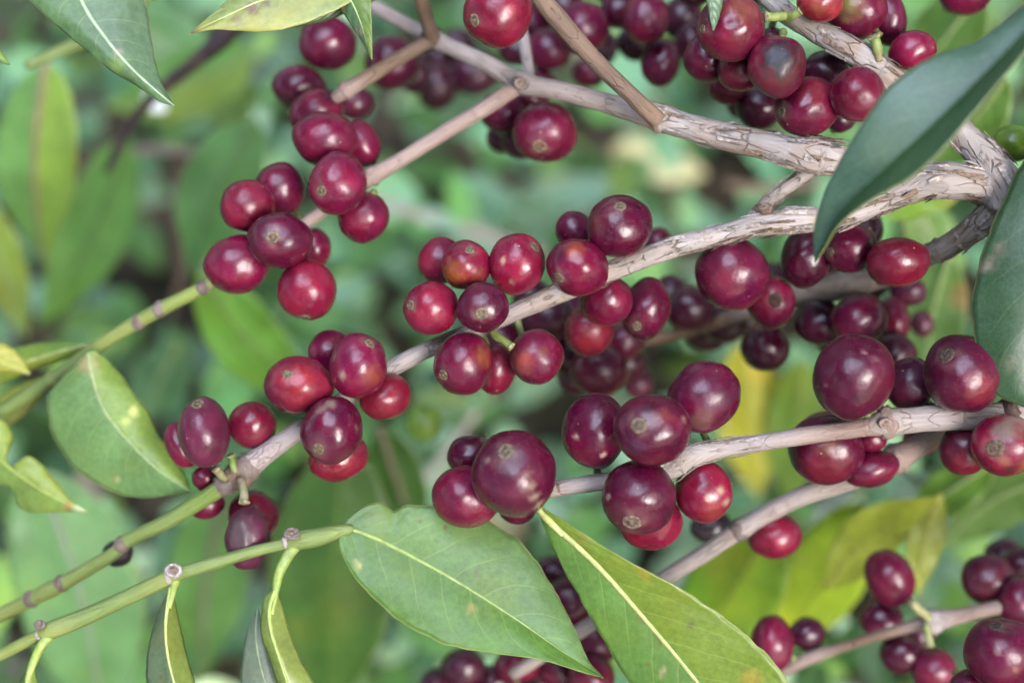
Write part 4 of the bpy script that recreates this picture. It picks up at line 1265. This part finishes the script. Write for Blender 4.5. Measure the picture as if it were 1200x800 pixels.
c_(996, 290, 29, 27, -10, 8, 'P', 'dark red cherry with its scar turned aside, next to the close glossy leaf tip', e=(969, 296), lod=0)
c_(1014, 269, 19, 20, 0, 28, 'D', 'violet cherry half hidden right under the flaky branch', lod=0)
c_(1052, 307, 36, 28, 0, 1, 'R', 'glossy oval cherry with two gleams at the end of the ringed branch', patch=[(1052, 300, 60, (0.17, 0.006, 0.026), 0.6)])
c_(960, 378, 27, 25, 0, 31, 'D', 'dark bluish cherry below the blurred thick branch', lod=0)
c_(1007, 374, 31, 27, -15, 20, 'P', 'dark plum cherry beneath the blurred thick branch, beside the bluish one', lod=0)
c_(1046, 376, 18, 27, 0, 44, 'M', 'slim magenta violet cherry behind the dark plum one', lod=0)
c_(1064, 341, 20, 16, 10, 47, 'V', 'pinkish lilac cherry just below the glossy oval one', lod=0)
c_(1080, 379, 13, 15, 0, 66, 'P', 'small maroon cherry at the far end behind the lilac one', lod=0)
c_(1048, 414, 24, 22, 0, 40, 'D', 'muted violet cherry over the slim dark one above the speckled branch', lod=0)
# on the slender speckled branch
c_(825, 464, 43, 39, -35, -2, 'P', 'tilted egg shaped cherry standing clear above the speckled branch', patch=[(820, 492, 16, (0.24, 0.12, 0.085, .5), 0.5), (864, 440, 4, (0.03, 0.015, 0.015), .8)])
c_(697, 504, 37, 43, 5, -2, 'P', 'purple cherry with two pale dots beside the scarred front cherry', patch=[(673, 510, 4, (0.55, 0.40, 0.30, .5), 1), (705, 531, 4.5, (0.55, 0.40, 0.30, .5), 1), (662, 487, 5, (0.2, 0.13, 0.10, .5), .7)], dent=[(722, 518, 0.22, 0.035)])
c_(765, 503, 44, 40, 0, -15, 'P', 'foremost cherry with a broad grey scar on the speckled branch', e=(745, 496), es=0.25, cork=(0.21, 0.15, 0.115), patch=[(742, 520, 15, (0.08, 0.02, 0.05, .5), .8), (757, 480, 10, (0.05, 0.025, 0.04, .5), .7), (800, 490, 6, (0.3, 0.2, 0.16, .6), .7), (775, 485, 14, (0.26, 0.06, 0.05), .5)])
c_(749, 582, 42, 42, 10, -8, 'P', 'cherry with a crusty wart at its base under the foremost scarred one', e=(738, 610), es=0.27, cork=(0.24, 0.17, 0.13), patch=[(711, 580, 5, (0.4, 0.28, 0.22, .6), .9)], rough=0.2)
c_(825, 576, 32.5, 35, -15, -1, 'R', 'red cherry with brown scratches hanging on a short green stalk', st=(808, 559), patch=[(841, 571, 6, (0.42, 0.28, 0.2, .6), .9), (848, 586, 6, (0.42, 0.28, 0.2, .6), .9), (827, 580, 6, (0.34, 0.2, 0.13, .6), .6), (834, 600, 18, RB, .3)])
c_(762, 609, 36, 33, 0, 2, 'R', 'clean red cherry pushing out below the crusty wart')
c_(602, 554, 47, 49, 0, -8, 'P', 'biggest round cherry with a scar on its crown and a tan scratch', e=(592, 524), es=0.22, cork=(0.22, 0.17, 0.12), patch=[(622, 565, 7, (0.38, 0.25, 0.18, .6), .9), (626, 578, 8, (0.38, 0.25, 0.18, .6), .9), (630, 588, 7, (0.38, 0.25, 0.18, .6), .8), (616, 552, 6, (0.3, 0.17, 0.14, .6), .7), (571, 536, 4, (0.4, 0.25, 0.2, .6), .7), (594, 530, 22, (0.15, 0.06, 0.06, .4), .5)])
c_(545, 582, 39, 35, 15, -3, 'M', 'magenta cherry with a soft crease beside the biggest round one', dent=[(556, 585, 0.22, 0.035)])
c_(552, 534, 27, 24, -10, 5, 'P', 'purple cherry half hidden over the creased magenta one', e=(567, 514), es=0.14)
c_(607, 598, 20, 15, 0, 3, 'P', 'dark underside of a cherry just below the biggest round one')
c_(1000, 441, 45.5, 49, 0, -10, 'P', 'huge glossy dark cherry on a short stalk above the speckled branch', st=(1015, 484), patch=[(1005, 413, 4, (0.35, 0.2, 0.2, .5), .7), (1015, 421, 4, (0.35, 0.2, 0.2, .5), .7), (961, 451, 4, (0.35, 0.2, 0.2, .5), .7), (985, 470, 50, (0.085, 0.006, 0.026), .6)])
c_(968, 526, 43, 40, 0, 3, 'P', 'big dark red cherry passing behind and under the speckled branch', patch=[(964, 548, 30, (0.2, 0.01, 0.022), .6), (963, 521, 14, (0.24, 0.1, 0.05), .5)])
c_(966, 506, 26, 24, 0, 12, 'P', 'top of a cherry between the huge glossy one and the speckled branch')
c_(1066, 450, 27, 31, 10, 6, 'D', 'dark oval cherry between the huge glossy one and the rough patched one')
c_(1128, 438, 43, 45, -35, -5, 'P', 'large tapering cherry with a rough grey patch under the wounded dark leaf', e=(1101, 414), es=0.24, cork=(0.15, 0.10, 0.08), patch=[(1140, 455, 24, (0.26, 0.02, 0.03), .6)])
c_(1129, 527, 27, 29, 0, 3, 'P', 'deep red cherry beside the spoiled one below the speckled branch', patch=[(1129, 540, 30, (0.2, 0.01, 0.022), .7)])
c_(1177, 521, 38, 35, 0, -6, 'R', 'spoiled red cherry with a brown crusty streak at the picture side', e=(1157, 523), es=0.30, cork=(0.20, 0.135, 0.095), patch=[(1172, 500, 20, (0.20, 0.125, 0.095, .7), .9), (1192, 492, 18, (0.22, 0.15, 0.12, .7), .9), (1177, 549, 8, (0.06, 0.018, 0.012, .6), .9), (1197, 543, 14, (0.26, 0.12, 0.035, .5), .9), (1168, 540, 8, (0.25, 0.12, 0.06, .6), .6)], dent=[(1172, 536, 0.15, 0.03)])
c_(1021, 549, 31, 21, -12, 11, 'M', 'flattened magenta cherry under the knot of the bare tan twig')
c_(1080, 514, 21, 18, -30, 23, 'M', 'part of a red cherry behind the bare tan twig near its knot', lod=0)
c_(1022, 514, 17, 15, 0, 9, 'M', 'slip of a red cherry in the angle between speckled branch and tan twig')
c_(1087, 481, 12, 12, 0, 10, 'D', 'tiny dark cherry edge above the speckled branch beside the dark oval one')
# top of the picture, right
c_(583, 16, 39, 39, 0, -4, 'R', 'sharp crimson cherry with a small ring mark and a tan scar at the top edge', e=(555, 29), es=0.20, patch=[(601, 21, 7, (0.40, 0.05, 0.07), .85), (583, 20, 60, (0.20, 0.008, 0.03), .5)])
c_(683, 33, 28, 28, 0, 39, 'P', 'blurred plum cherry to the side of the straight brown twig', lod=0)
c_(643, 58, 25, 23, 0, 55, 'P', 'blurred dark cherry crossed by the straight brown twig', lod=0)
c_(606, 58, 20, 18, 0, 64, 'D', 'dim cherry in the gap below the crimson one', lod=0)
c_(690, 86, 18, 16, 0, 70, 'P', 'dim cherry showing under the straight brown twig', lod=0)
c_(757, 22, 25, 28, 0, 31, 'M', 'blurred magenta cherry with a bright gleam near the top edge', lod=0)
c_(726, 12, 21, 20, 0, 43, 'P', 'darker cherry behind the gleaming magenta one near the top edge', lod=0)
c_(774, 73, 21, 26, 15, 39, 'P', 'blurred oval plum cherry hanging below the gleaming magenta one', lod=0)
c_(718, -16, 22, 20, 0, 52, 'P', 'cherry cut by the top edge above the darker blurred one', lod=0)
c_(815, -12, 20, 18, 0, 33, 'D', 'shadowed cherry cut by the top edge beside the bluish leaf tip', lod=0)
c_(856, 33, 39, 38, 0, -4, 'M', 'reddish cherry with a puckered wrinkle under the bluish leaf tip', e=(820, 37), es=0.13, dent=[(852, 34, 0.10, 0.05), (862, 32, 0.10, 0.045), (843, 18, 0.14, 0.03)], patch=[(866, 16, 24, (0.30, 0.09, 0.045), .6), (855, 34, 7, (0.10, 0.03, 0.03), .8), (862, 50, 22, (0.2, 0.02, 0.03), .5)])
c_(910, 78, 33, 36, 0, -6, 'M', 'cherry with a large slate blue rotten patch on a green stalk', st=(918, 38), patch=[(909, 80, 34, (0.22, 0.060, 0.035, .35), .7), (908, 71, 29, BLU, 1.0)], dent=[(908, 70, 0.35, 0.035)])
c_(868, 82, 27, 24, 0, 4, 'M', 'dark red cherry wedged below the puckered one', patch=[(868, 82, 40, (0.13, 0.006, 0.015), .6)])
c_(829, 68, 26, 26, 0, 10, 'P', 'dusky purple cherry behind the puckered one', lod=0)
c_(852, 102, 20, 19, 0, 24, 'M', 'small dark red cherry below the dusky purple one', lod=0, patch=[(852, 102, 40, (0.11, 0.006, 0.015), .7)])
c_(890, 126, 25, 24, 0, 27, 'D', 'black purple cherry above the upper flaky branch', lod=0)
c_(946, 125, 38, 33, -20, 0, 'M', 'wide wine red cherry with a corky scar at its side over the flaky branch', e=(912, 134), es=0.2, patch=[(950, 110, 22, (0.28, 0.03, 0.035), .5)])
c_(1005, 111, 31, 31, 0, -3, 'M', 'neat round red cherry beneath the descending flaky branch', patch=[(1005, 120, 50, (0.19, 0.008, 0.025), .5)])
c_(967, 86, 27, 25, 0, 9, 'D', 'nearly black cherry in the gap between the wide and the rotten patched ones')
c_(905, 45, 14, 12, 0, 10, 'D', 'dark cherry slice behind the green stalk of the rotten patched one')
c_(985, 141, 16, 14, 0, 14, 'D', 'bluish dark cherry slice between the wide red one and the flaky branch')
c_(961, 3, 26, 22, 10, -5, 'O', 'orange red half ripe cherry cut by the top edge', patch=[(955, 14, 12, (0.30, 0.10, 0.03), .5)])
c_(1004, 12, 34, 33, 0, -1, 'M', 'greenish flushed red cherry at the top edge above the descending branch', st=(1030, 42), patch=[(987, 10, 20, (0.20, 0.17, 0.035), .85)])
c_(1040, 22, 21, 31, -10, 4, 'P', 'tall violet cherry behind the greenish flushed one')
c_(1069, 59, 27, 22, -20, 2, 'R', 'vivid magenta cherry touching the close glossy leaf edge', patch=[(1069, 59, 60, (0.24, 0.008, 0.05), .7)])
c_(1131, -6, 28, 22, 0, 23, 'M', 'dark red cherry cut by the top edge above the close glossy leaf', lod=0)
c_(1187, 168, 23, 21, 0, 10, 'G', 'unripe green cherry behind the bend of the fork')
# under the upper branch
c_(638, 155, 35, 32, 0, 22, 'M', 'dark crimson cherry with a pale end scar hanging below the scarred node', e=(632, 176), es=0.26, cork=(0.30, 0.19, 0.13), lod=0)
c_(590, 133, 26, 22, 20, 33, 'P', 'dark cherry behind the pinkish twig close to the scarred node', lod=0)
c_(611, 160, 22, 24, 0, 37, 'D', 'shaded cherry behind the dark crimson one', lod=0)
c_(617, 117, 24, 15, 0, 39, 'P', 'cherry slice showing right under the scarred node', lod=0)
# lower part of the long branch
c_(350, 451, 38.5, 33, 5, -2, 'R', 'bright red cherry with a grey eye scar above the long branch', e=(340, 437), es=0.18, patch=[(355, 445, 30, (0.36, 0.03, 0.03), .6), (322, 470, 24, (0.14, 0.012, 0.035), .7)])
c_(387, 411, 25, 24, 0, 7, 'M', 'dusty pink cherry behind the bright red one with the eye scar')
c_(420, 428, 32.5, 37, 10, -5, 'M', 'speckled maroon cherry with a grey scar at its top edge on the long branch', e=(436, 401), es=0.2, patch=[(403, 440, 6, (0.4, 0.25, 0.2, .5), .8), (440, 440, 16, RB, .45), (393, 418, 5, (0.3, 0.2, 0.15, .5), .6)])
c_(389, 504, 34, 38, 15, -7, 'P', 'scratched plum cherry with a greenish grey scar at its lower side', e=(375, 526), es=0.22, patch=[(388, 472, 9, (0.35, 0.25, 0.19, .6), .7), (378, 478, 7, (0.32, 0.22, 0.17, .6), .6), (420, 500, 4, (0.4, 0.28, 0.2, .6), .6), (380, 508, 8, (0.10, 0.03, 0.05), .6)])
c_(397, 535, 34, 28, -20, 4, 'R', 'clean red cherry showing below the scratched plum one', patch=[(397, 540, 60, (0.21, 0.012, 0.022), .6)])
c_(451, 465, 30, 26, -15, 4, 'R', 'plain red cherry under the long branch beside the speckled maroon one', patch=[(451, 465, 60, (0.22, 0.012, 0.022), .6)])
c_(239, 506, 28.5, 40, -8, 2, 'V', 'tall dull violet cherry with a puckered top beside the blotched leaf', e=(234, 470), es=0.26, patch=[(239, 510, 70, (0.13, 0.016, 0.045, .34), .8)], rough=0.3)
c_(213, 521, 18, 27, -20, 9, 'M', 'dull red cherry half behind the tall violet one')
c_(296, 498, 28, 27, 0, 6, 'M', 'round crimson cherry above the knobbly joint of the long branch', patch=[(296, 498, 60, (0.19, 0.009, 0.025), .6)])
c_(240, 560, 15, 14, 0, 11, 'M', 'small dull red cherry below the tall violet one')
c_(243, 592, 20, 15, -15, 10, 'M', 'red cherry mostly hidden under the green part of the long branch')
c_(297, 604, 29, 29, 0, 8, 'P', 'soft reddish cherry behind the shrivelled one below the knobbly joint', patch=[(297, 604, 60, (0.13, 0.012, 0.02), .6)])
c_(290, 631, 25, 35, 0, 1, 'V', 'shrivelled greyish violet cherry hanging behind the bottom shoot', shrivel=0.07, patch=[(285, 622, 24, (0.10, 0.07, 0.07, .55), .8)], rough=0.45)
c_(138, 648, 17, 15, 0, 22, 'K', 'dried black cherry under a knuckle of the long green shoot', rough=0.5, shrivel=0.03)
c_(496, 495, 20, 20, 0, 91, 'G', 'blurred small green cherry below the long branch', lod=0)
# lower right corner
c_(908, 627, 29, 25, 0, 28, 'R', 'small pinkish red cherry below the bare tan twig', lod=0)
c_(834, 617, 23, 18, 0, 39, 'K', 'blackened cherry behind the bare tan twig', lod=0)
c_(1042, 677, 26, 32, -25, 39, 'M', 'oval magenta cherry casting a shade on the olive yellow leaf', lod=0)
c_(1033, 725, 23, 21, 0, 44, 'P', 'dark round cherry right below the oval magenta one', lod=0)
c_(1056, 766, 23, 21, 0, 42, 'D', 'very dark cherry under the thin twig joint', lod=0)
c_(1095, 785, 24, 24, 0, 39, 'M', 'pinkish cherry under the thin twig joint cut by the bottom edge', lod=0)
c_(1158, 678, 29, 27, 0, 33, 'D', 'maroon cherry with a faint blue gleam above the thin twig', lod=0, patch=[(1158, 690, 40, (0.10, 0.01, 0.018), .7)])
c_(1194, 704, 24, 27, 0, 28, 'P', 'purple cherry at the side edge over the wrinkled dark one', lod=0)
c_(1198, 660, 22, 18, 0, 44, 'D', 'black looking cherry at the side edge above the thin twig', lod=0)
c_(1174, 766, 42, 41, 0, -8, 'P', 'large sharp wrinkled cherry in the bottom corner', e=(1162, 728), es=0.22, cork=(0.10, 0.07, 0.06), dent=[(1178, 729, 0.22, 0.07)], patch=[(1159, 756, 5, (0.4, 0.25, 0.25, .5), .6), (1180, 777, 4, (0.45, 0.2, 0.15, .5), .7)])
c_(1138, 806, 24, 22, 0, -2, 'P', 'maroon cherry under the wrinkled one at the bottom edge')
c_(905, 753, 23, 30, 0, 33, 'M', 'pinkish blurred cherry beside the olive leaf edge', lod=0)
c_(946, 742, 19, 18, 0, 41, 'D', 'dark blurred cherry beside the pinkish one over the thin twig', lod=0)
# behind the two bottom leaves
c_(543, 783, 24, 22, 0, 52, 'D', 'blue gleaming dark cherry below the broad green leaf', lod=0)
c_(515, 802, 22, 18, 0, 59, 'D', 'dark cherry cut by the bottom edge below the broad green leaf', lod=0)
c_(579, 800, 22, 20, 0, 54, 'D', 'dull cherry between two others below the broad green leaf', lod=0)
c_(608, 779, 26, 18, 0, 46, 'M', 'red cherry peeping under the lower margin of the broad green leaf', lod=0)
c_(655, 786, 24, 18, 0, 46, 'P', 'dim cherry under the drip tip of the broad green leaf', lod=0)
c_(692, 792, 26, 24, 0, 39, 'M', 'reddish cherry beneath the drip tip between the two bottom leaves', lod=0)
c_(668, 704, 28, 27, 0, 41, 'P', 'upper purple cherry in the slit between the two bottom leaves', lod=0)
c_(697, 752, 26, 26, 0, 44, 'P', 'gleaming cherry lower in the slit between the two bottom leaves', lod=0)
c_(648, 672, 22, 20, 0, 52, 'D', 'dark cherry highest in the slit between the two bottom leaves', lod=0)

# the deeper layer of each cluster, its shade mostly put into dark skin colour
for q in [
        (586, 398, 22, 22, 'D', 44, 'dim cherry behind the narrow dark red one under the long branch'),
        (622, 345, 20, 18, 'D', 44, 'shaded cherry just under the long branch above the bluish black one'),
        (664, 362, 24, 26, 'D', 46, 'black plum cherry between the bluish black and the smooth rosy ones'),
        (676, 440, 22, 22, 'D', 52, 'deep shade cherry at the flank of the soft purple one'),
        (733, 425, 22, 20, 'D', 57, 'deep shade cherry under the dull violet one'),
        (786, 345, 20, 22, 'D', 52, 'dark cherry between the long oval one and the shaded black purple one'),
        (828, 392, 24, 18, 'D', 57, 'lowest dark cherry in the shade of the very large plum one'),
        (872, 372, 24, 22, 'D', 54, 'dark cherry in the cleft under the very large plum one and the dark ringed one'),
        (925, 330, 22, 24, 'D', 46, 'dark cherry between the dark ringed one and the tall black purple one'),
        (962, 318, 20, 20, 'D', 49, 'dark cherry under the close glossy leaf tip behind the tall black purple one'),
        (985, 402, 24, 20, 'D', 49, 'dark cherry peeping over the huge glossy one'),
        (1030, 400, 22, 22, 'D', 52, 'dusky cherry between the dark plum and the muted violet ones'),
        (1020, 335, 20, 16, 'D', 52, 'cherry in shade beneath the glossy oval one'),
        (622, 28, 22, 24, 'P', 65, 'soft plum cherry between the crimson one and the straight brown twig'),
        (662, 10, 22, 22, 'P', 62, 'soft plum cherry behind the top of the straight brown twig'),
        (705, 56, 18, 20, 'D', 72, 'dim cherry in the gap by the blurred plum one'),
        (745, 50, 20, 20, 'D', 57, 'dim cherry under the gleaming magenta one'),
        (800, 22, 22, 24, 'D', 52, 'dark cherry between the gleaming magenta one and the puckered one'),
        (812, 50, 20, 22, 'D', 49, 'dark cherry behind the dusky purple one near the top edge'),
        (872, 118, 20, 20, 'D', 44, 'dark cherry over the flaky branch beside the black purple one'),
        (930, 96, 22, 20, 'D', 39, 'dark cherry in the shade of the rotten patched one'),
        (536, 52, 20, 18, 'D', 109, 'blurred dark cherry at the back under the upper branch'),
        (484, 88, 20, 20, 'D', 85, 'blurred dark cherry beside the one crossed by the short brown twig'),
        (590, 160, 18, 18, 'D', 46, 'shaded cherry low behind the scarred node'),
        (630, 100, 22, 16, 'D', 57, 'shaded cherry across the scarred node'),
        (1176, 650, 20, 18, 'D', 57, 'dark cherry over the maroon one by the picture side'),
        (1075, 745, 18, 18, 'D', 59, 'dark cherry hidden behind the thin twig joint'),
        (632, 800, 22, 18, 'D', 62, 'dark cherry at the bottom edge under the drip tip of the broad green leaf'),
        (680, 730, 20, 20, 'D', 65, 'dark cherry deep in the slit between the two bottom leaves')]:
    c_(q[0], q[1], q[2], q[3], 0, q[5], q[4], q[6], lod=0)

settle()
build_cherries()

# green fruit stalks left bare where cherries have dropped, each on its own node
def stub(label, pts):
    root = thing('fruit_stalk', label, 'stalk', P(*pts[0][:3]), 'bare fruit stalks')
    tube('stalk', [(x, y, z, w, (*c, 1)) for x, y, z, w, c in pts], root, RIB, nseg=10, n=14, rough=0.12, freq=600)
    x, y, z, w, c = pts[-1]
    tube('stalk_end', [(x, y, z - 0.3, w * 1.25, (*c, 1)), (x + (pts[-1][0] - pts[-2][0]) * 0.12, y + (pts[-1][1] - pts[-2][1]) * 0.12, z - 0.4, w * 1.1, (0.26, 0.22, 0.12, 1))], root, CORK, nseg=10, n=4, rough=0.12, freq=900)


YS = (0.19, 0.23, 0.065)
stub('yellow green bare stalk by the coppery flushed cherry', [(574, 384, 1, 10, (0.25, 0.27, 0.1)), (582, 394, -1, 11, YS), (590, 399, -2, 9, YS), (599, 406, -3, 9, YS)])
stub('short lime stalk at the top edge beside the puckered cherry', [(925, 18, -2, 10, YS), (912, 20, -4, 11, YS), (898, 20, -5, 11, YS)])
stub('pale stalk tip between the orange red cherry and the flaky branch', [(922, 22, -2, 11, YS), (930, 18, -4, 11, YS), (938, 13, -5, 9, YS)])
stub('greenish stub below the tall violet cherry of the green shoot', [(264, 562, 4, 9, (0.13, 0.12, 0.07)), (258, 555, 3, 10, (0.16, 0.17, 0.07)), (253, 549, 2, 10, (0.2, 0.16, 0.10))])
stub('upright green stub between the violet and the crimson cherries', [(276, 554, 4, 9, (0.16, 0.17, 0.07)), (273, 544, 4, 9, (0.13, 0.19, 0.04)), (271, 534, 5, 9, (0.11, 0.17, 0.035))])
stub('grey green stub hanging from the knobbly joint over the reddish cherry', [(283, 562, 2, 11, (0.14, 0.11, 0.08)), (286, 576, 0, 10, (0.18, 0.17, 0.09)), (286, 588, -1, 12, (0.20, 0.18, 0.11))])
stub('small stalk on the knot beneath the descending flaky branch', [(1030, 72, -4, 8, (0.25, 0.18, 0.1)), (1028, 55, -5, 12, YS), (1024, 44, -5, 13, YS)])
stub('blurred pale stalk by the thin twig joint', [(1092, 726, 31, 9, YS), (1078, 715, 29, 11, (0.28, 0.26, 0.12)), (1068, 705, 28, 10, (0.28, 0.26, 0.12))])
stub('second blurred stalk pointing down from the thin twig joint', [(1086, 732, 30, 9, YS), (1088, 745, 29, 10, (0.26, 0.26, 0.11)), (1090, 756, 28, 9, (0.26, 0.26, 0.11))])
# ------------------------------------------------------------------ ground and undergrowth
S = 120.0
V, F = [], []
nn = 60
def gcoord(i):
    u = (i / nn) * 2 - 1
    return math.copysign(abs(u) ** 4 * S + abs(u) * 0.9, u)
for i in range(nn + 1):
    for j in range(nn + 1):
        x, y = gcoord(i), gcoord(j) + 0.5
        V.append((x, y, 0.012 * noise.noise(Vector((x * 6, y * 6, 0)))))
for i in range(nn):
    for j in range(nn):
        a = i * (nn + 1) + j
        F.append((a, a + nn + 1, a + nn + 2, a + 1))
g = mesh_obj('ground', V, F, SOIL)
g['kind'] = 'structure'
g['label'] = 'brown soil with leaf litter under the weeds'

rnd = random.Random(11)
# places where the picture shows bare dark gaps between the weeds: (px, py, rx, ry)
GAPS = [(207, 250, 26, 50), (205, 330, 60, 30), (105, 345, 26, 34), (150, 425, 34, 26), (540, 182, 28, 22), (345, 395, 22, 18), (455, 605, 36, 26), (190, 560, 26, 34), (455, 160, 26, 26), (250, 170, 22, 14),
        (640, 480, 40, 26), (240, 480, 26, 30), (865, 215, 24, 22), (800, 420, 26, 30), (1090, 560, 30, 30), (1150, 660, 22, 18), (70, 640, 30, 40), (760, 640, 34, 30), (240, 730, 24, 34), (690, 160, 24, 24), (90, 210, 22, 40), (460, 470, 26, 18)]
PAL = [((0.150, 0.290, 0.160), 5), ((0.105, 0.235, 0.070), 5), ((0.100, 0.220, 0.125), 3), ((0.165, 0.280, 0.065), 2), ((0.045, 0.120, 0.030), 3), ((0.34, 0.46, 0.33), 1.8), ((0.17, 0.13, 0.10), 0.7), ((0.18, 0.30, 0.21), 3)]
pal = [p for p, _ in PAL]
wts = [w for _, w in PAL]


def weeds(name, label, count, sampler, deep=1.0):
    V, F, CC, UV = [], [], [], []
    for _ in range(count):
        r_ = sampler()
        if r_ is None:
            continue
        c, ln = r_
        col = rnd.choices(pal, wts)[0]
        k = rnd.uniform(0.35, 1.85) * deep  # a low scale puts shade into the leaf colour
        az = rnd.uniform(0, 2 * math.pi)
        d = Vector((math.cos(az), math.sin(az), rnd.uniform(-0.5, 0.35))).normalized()
        nrm = Vector((rnd.gauss(0, 0.45), rnd.gauss(0, 0.45) - 0.2, 1)).normalized()
        sdv = nrm.cross(d).normalized()
        nrm = d.cross(sdv)
        w = ln * rnd.uniform(0.4, 0.75)
        bend = rnd.uniform(-0.05, 0.3)
        base = len(V)
        for i in range(6):
            t = i / 5
            hw = w / 2 * (math.sin(math.pi * min(1, max(0.0, t * 0.96 + 0.02)) ** 0.8) ** 0.8)
            for j, s in enumerate((-1, -0.5, 0, 0.5, 1)):
                p = c + d * (t - 0.4) * ln + sdv * s * hw + nrm * (abs(s) * hw * 0.28 - bend * ln * t * t) 
                V.append(p)
                CC.append((col[0] * k, col[1] * k, col[2] * k, 1))
                UV.append(((s + 1) / 2, t))
        for i in range(5):
            for j in range(4):
                a = base + i * 5 + j
                F.append((a, a + 1, a + 6, a + 5))
    o = mesh_obj(name, V, F, WEED, None, CC, UV)
    o['kind'] = 'stuff'
    o['label'] = label
    return o


def near_sampler():
    for _ in range(20):
        px, py = rnd.uniform(-200, 1400), rnd.uniform(-200, 1000)
        inside = False
        for gx, gy, ga, gb in GAPS:
            if ((px - gx) / ga) ** 2 + ((py - gy) / gb) ** 2 < 1.5:
                inside = True
        if inside and rnd.random() < 0.93:
            continue
        ray = P(px, py, 0) - CAM
        tg = -CAM.z / ray.z                     # reaches the ground
        h = rnd.choice([0.01, 0.02, 0.03, 0.05, 0.07, 0.10, 0.13]) * rnd.uniform(0.6, 1.2)
        tt = (h - CAM.z) / ray.z
        return CAM + ray * tt, rnd.uniform(0.009, 0.030)
    return None


def far_sampler():
    r_ = 0.42 + abs(rnd.gauss(0, 1)) * 1.6
    az = rnd.uniform(0, 2 * math.pi)
    return Vector((math.cos(az) * r_, 0.4 + math.sin(az) * r_, rnd.uniform(0.02, 0.14))), rnd.uniform(0.03, 0.07)


weeds('undergrowth', 'mixed low green weeds covering the soil far behind the branches', 2100, near_sampler)
weeds('outer_undergrowth', 'weeds carrying on around the shrub', 4500, far_sampler)


ZEN = Vector((-0.22, 0.08, 0.97)).normalized()


def sky_block_sampler():
    """unseen leaves added to block sky light, leaving two gaps: one overhead, one towards the sun"""
    for _ in range(60):
        d = Vector((rnd.gauss(0, 1), rnd.gauss(0, 1), abs(rnd.gauss(0, 1)))).normalized()
        if d.angle(ZEN) < math.radians(29) or d.angle(SUN) < math.radians(23):
            continue
        r_ = rnd.uniform(1.25, 2.1)
        p = Vector((0, 0.25, 0.42)) + d * r_
        if p.z < 0.03:
            continue
        return p, rnd.uniform(0.11, 0.20)
    return None


weeds('sky_blocking_thicket', 'unseen leaves added around the branches to block sky light, coloured darker for shade', 6500, sky_block_sampler, 0.40)  # leaf dome added out of view to block the sky, colour darkened
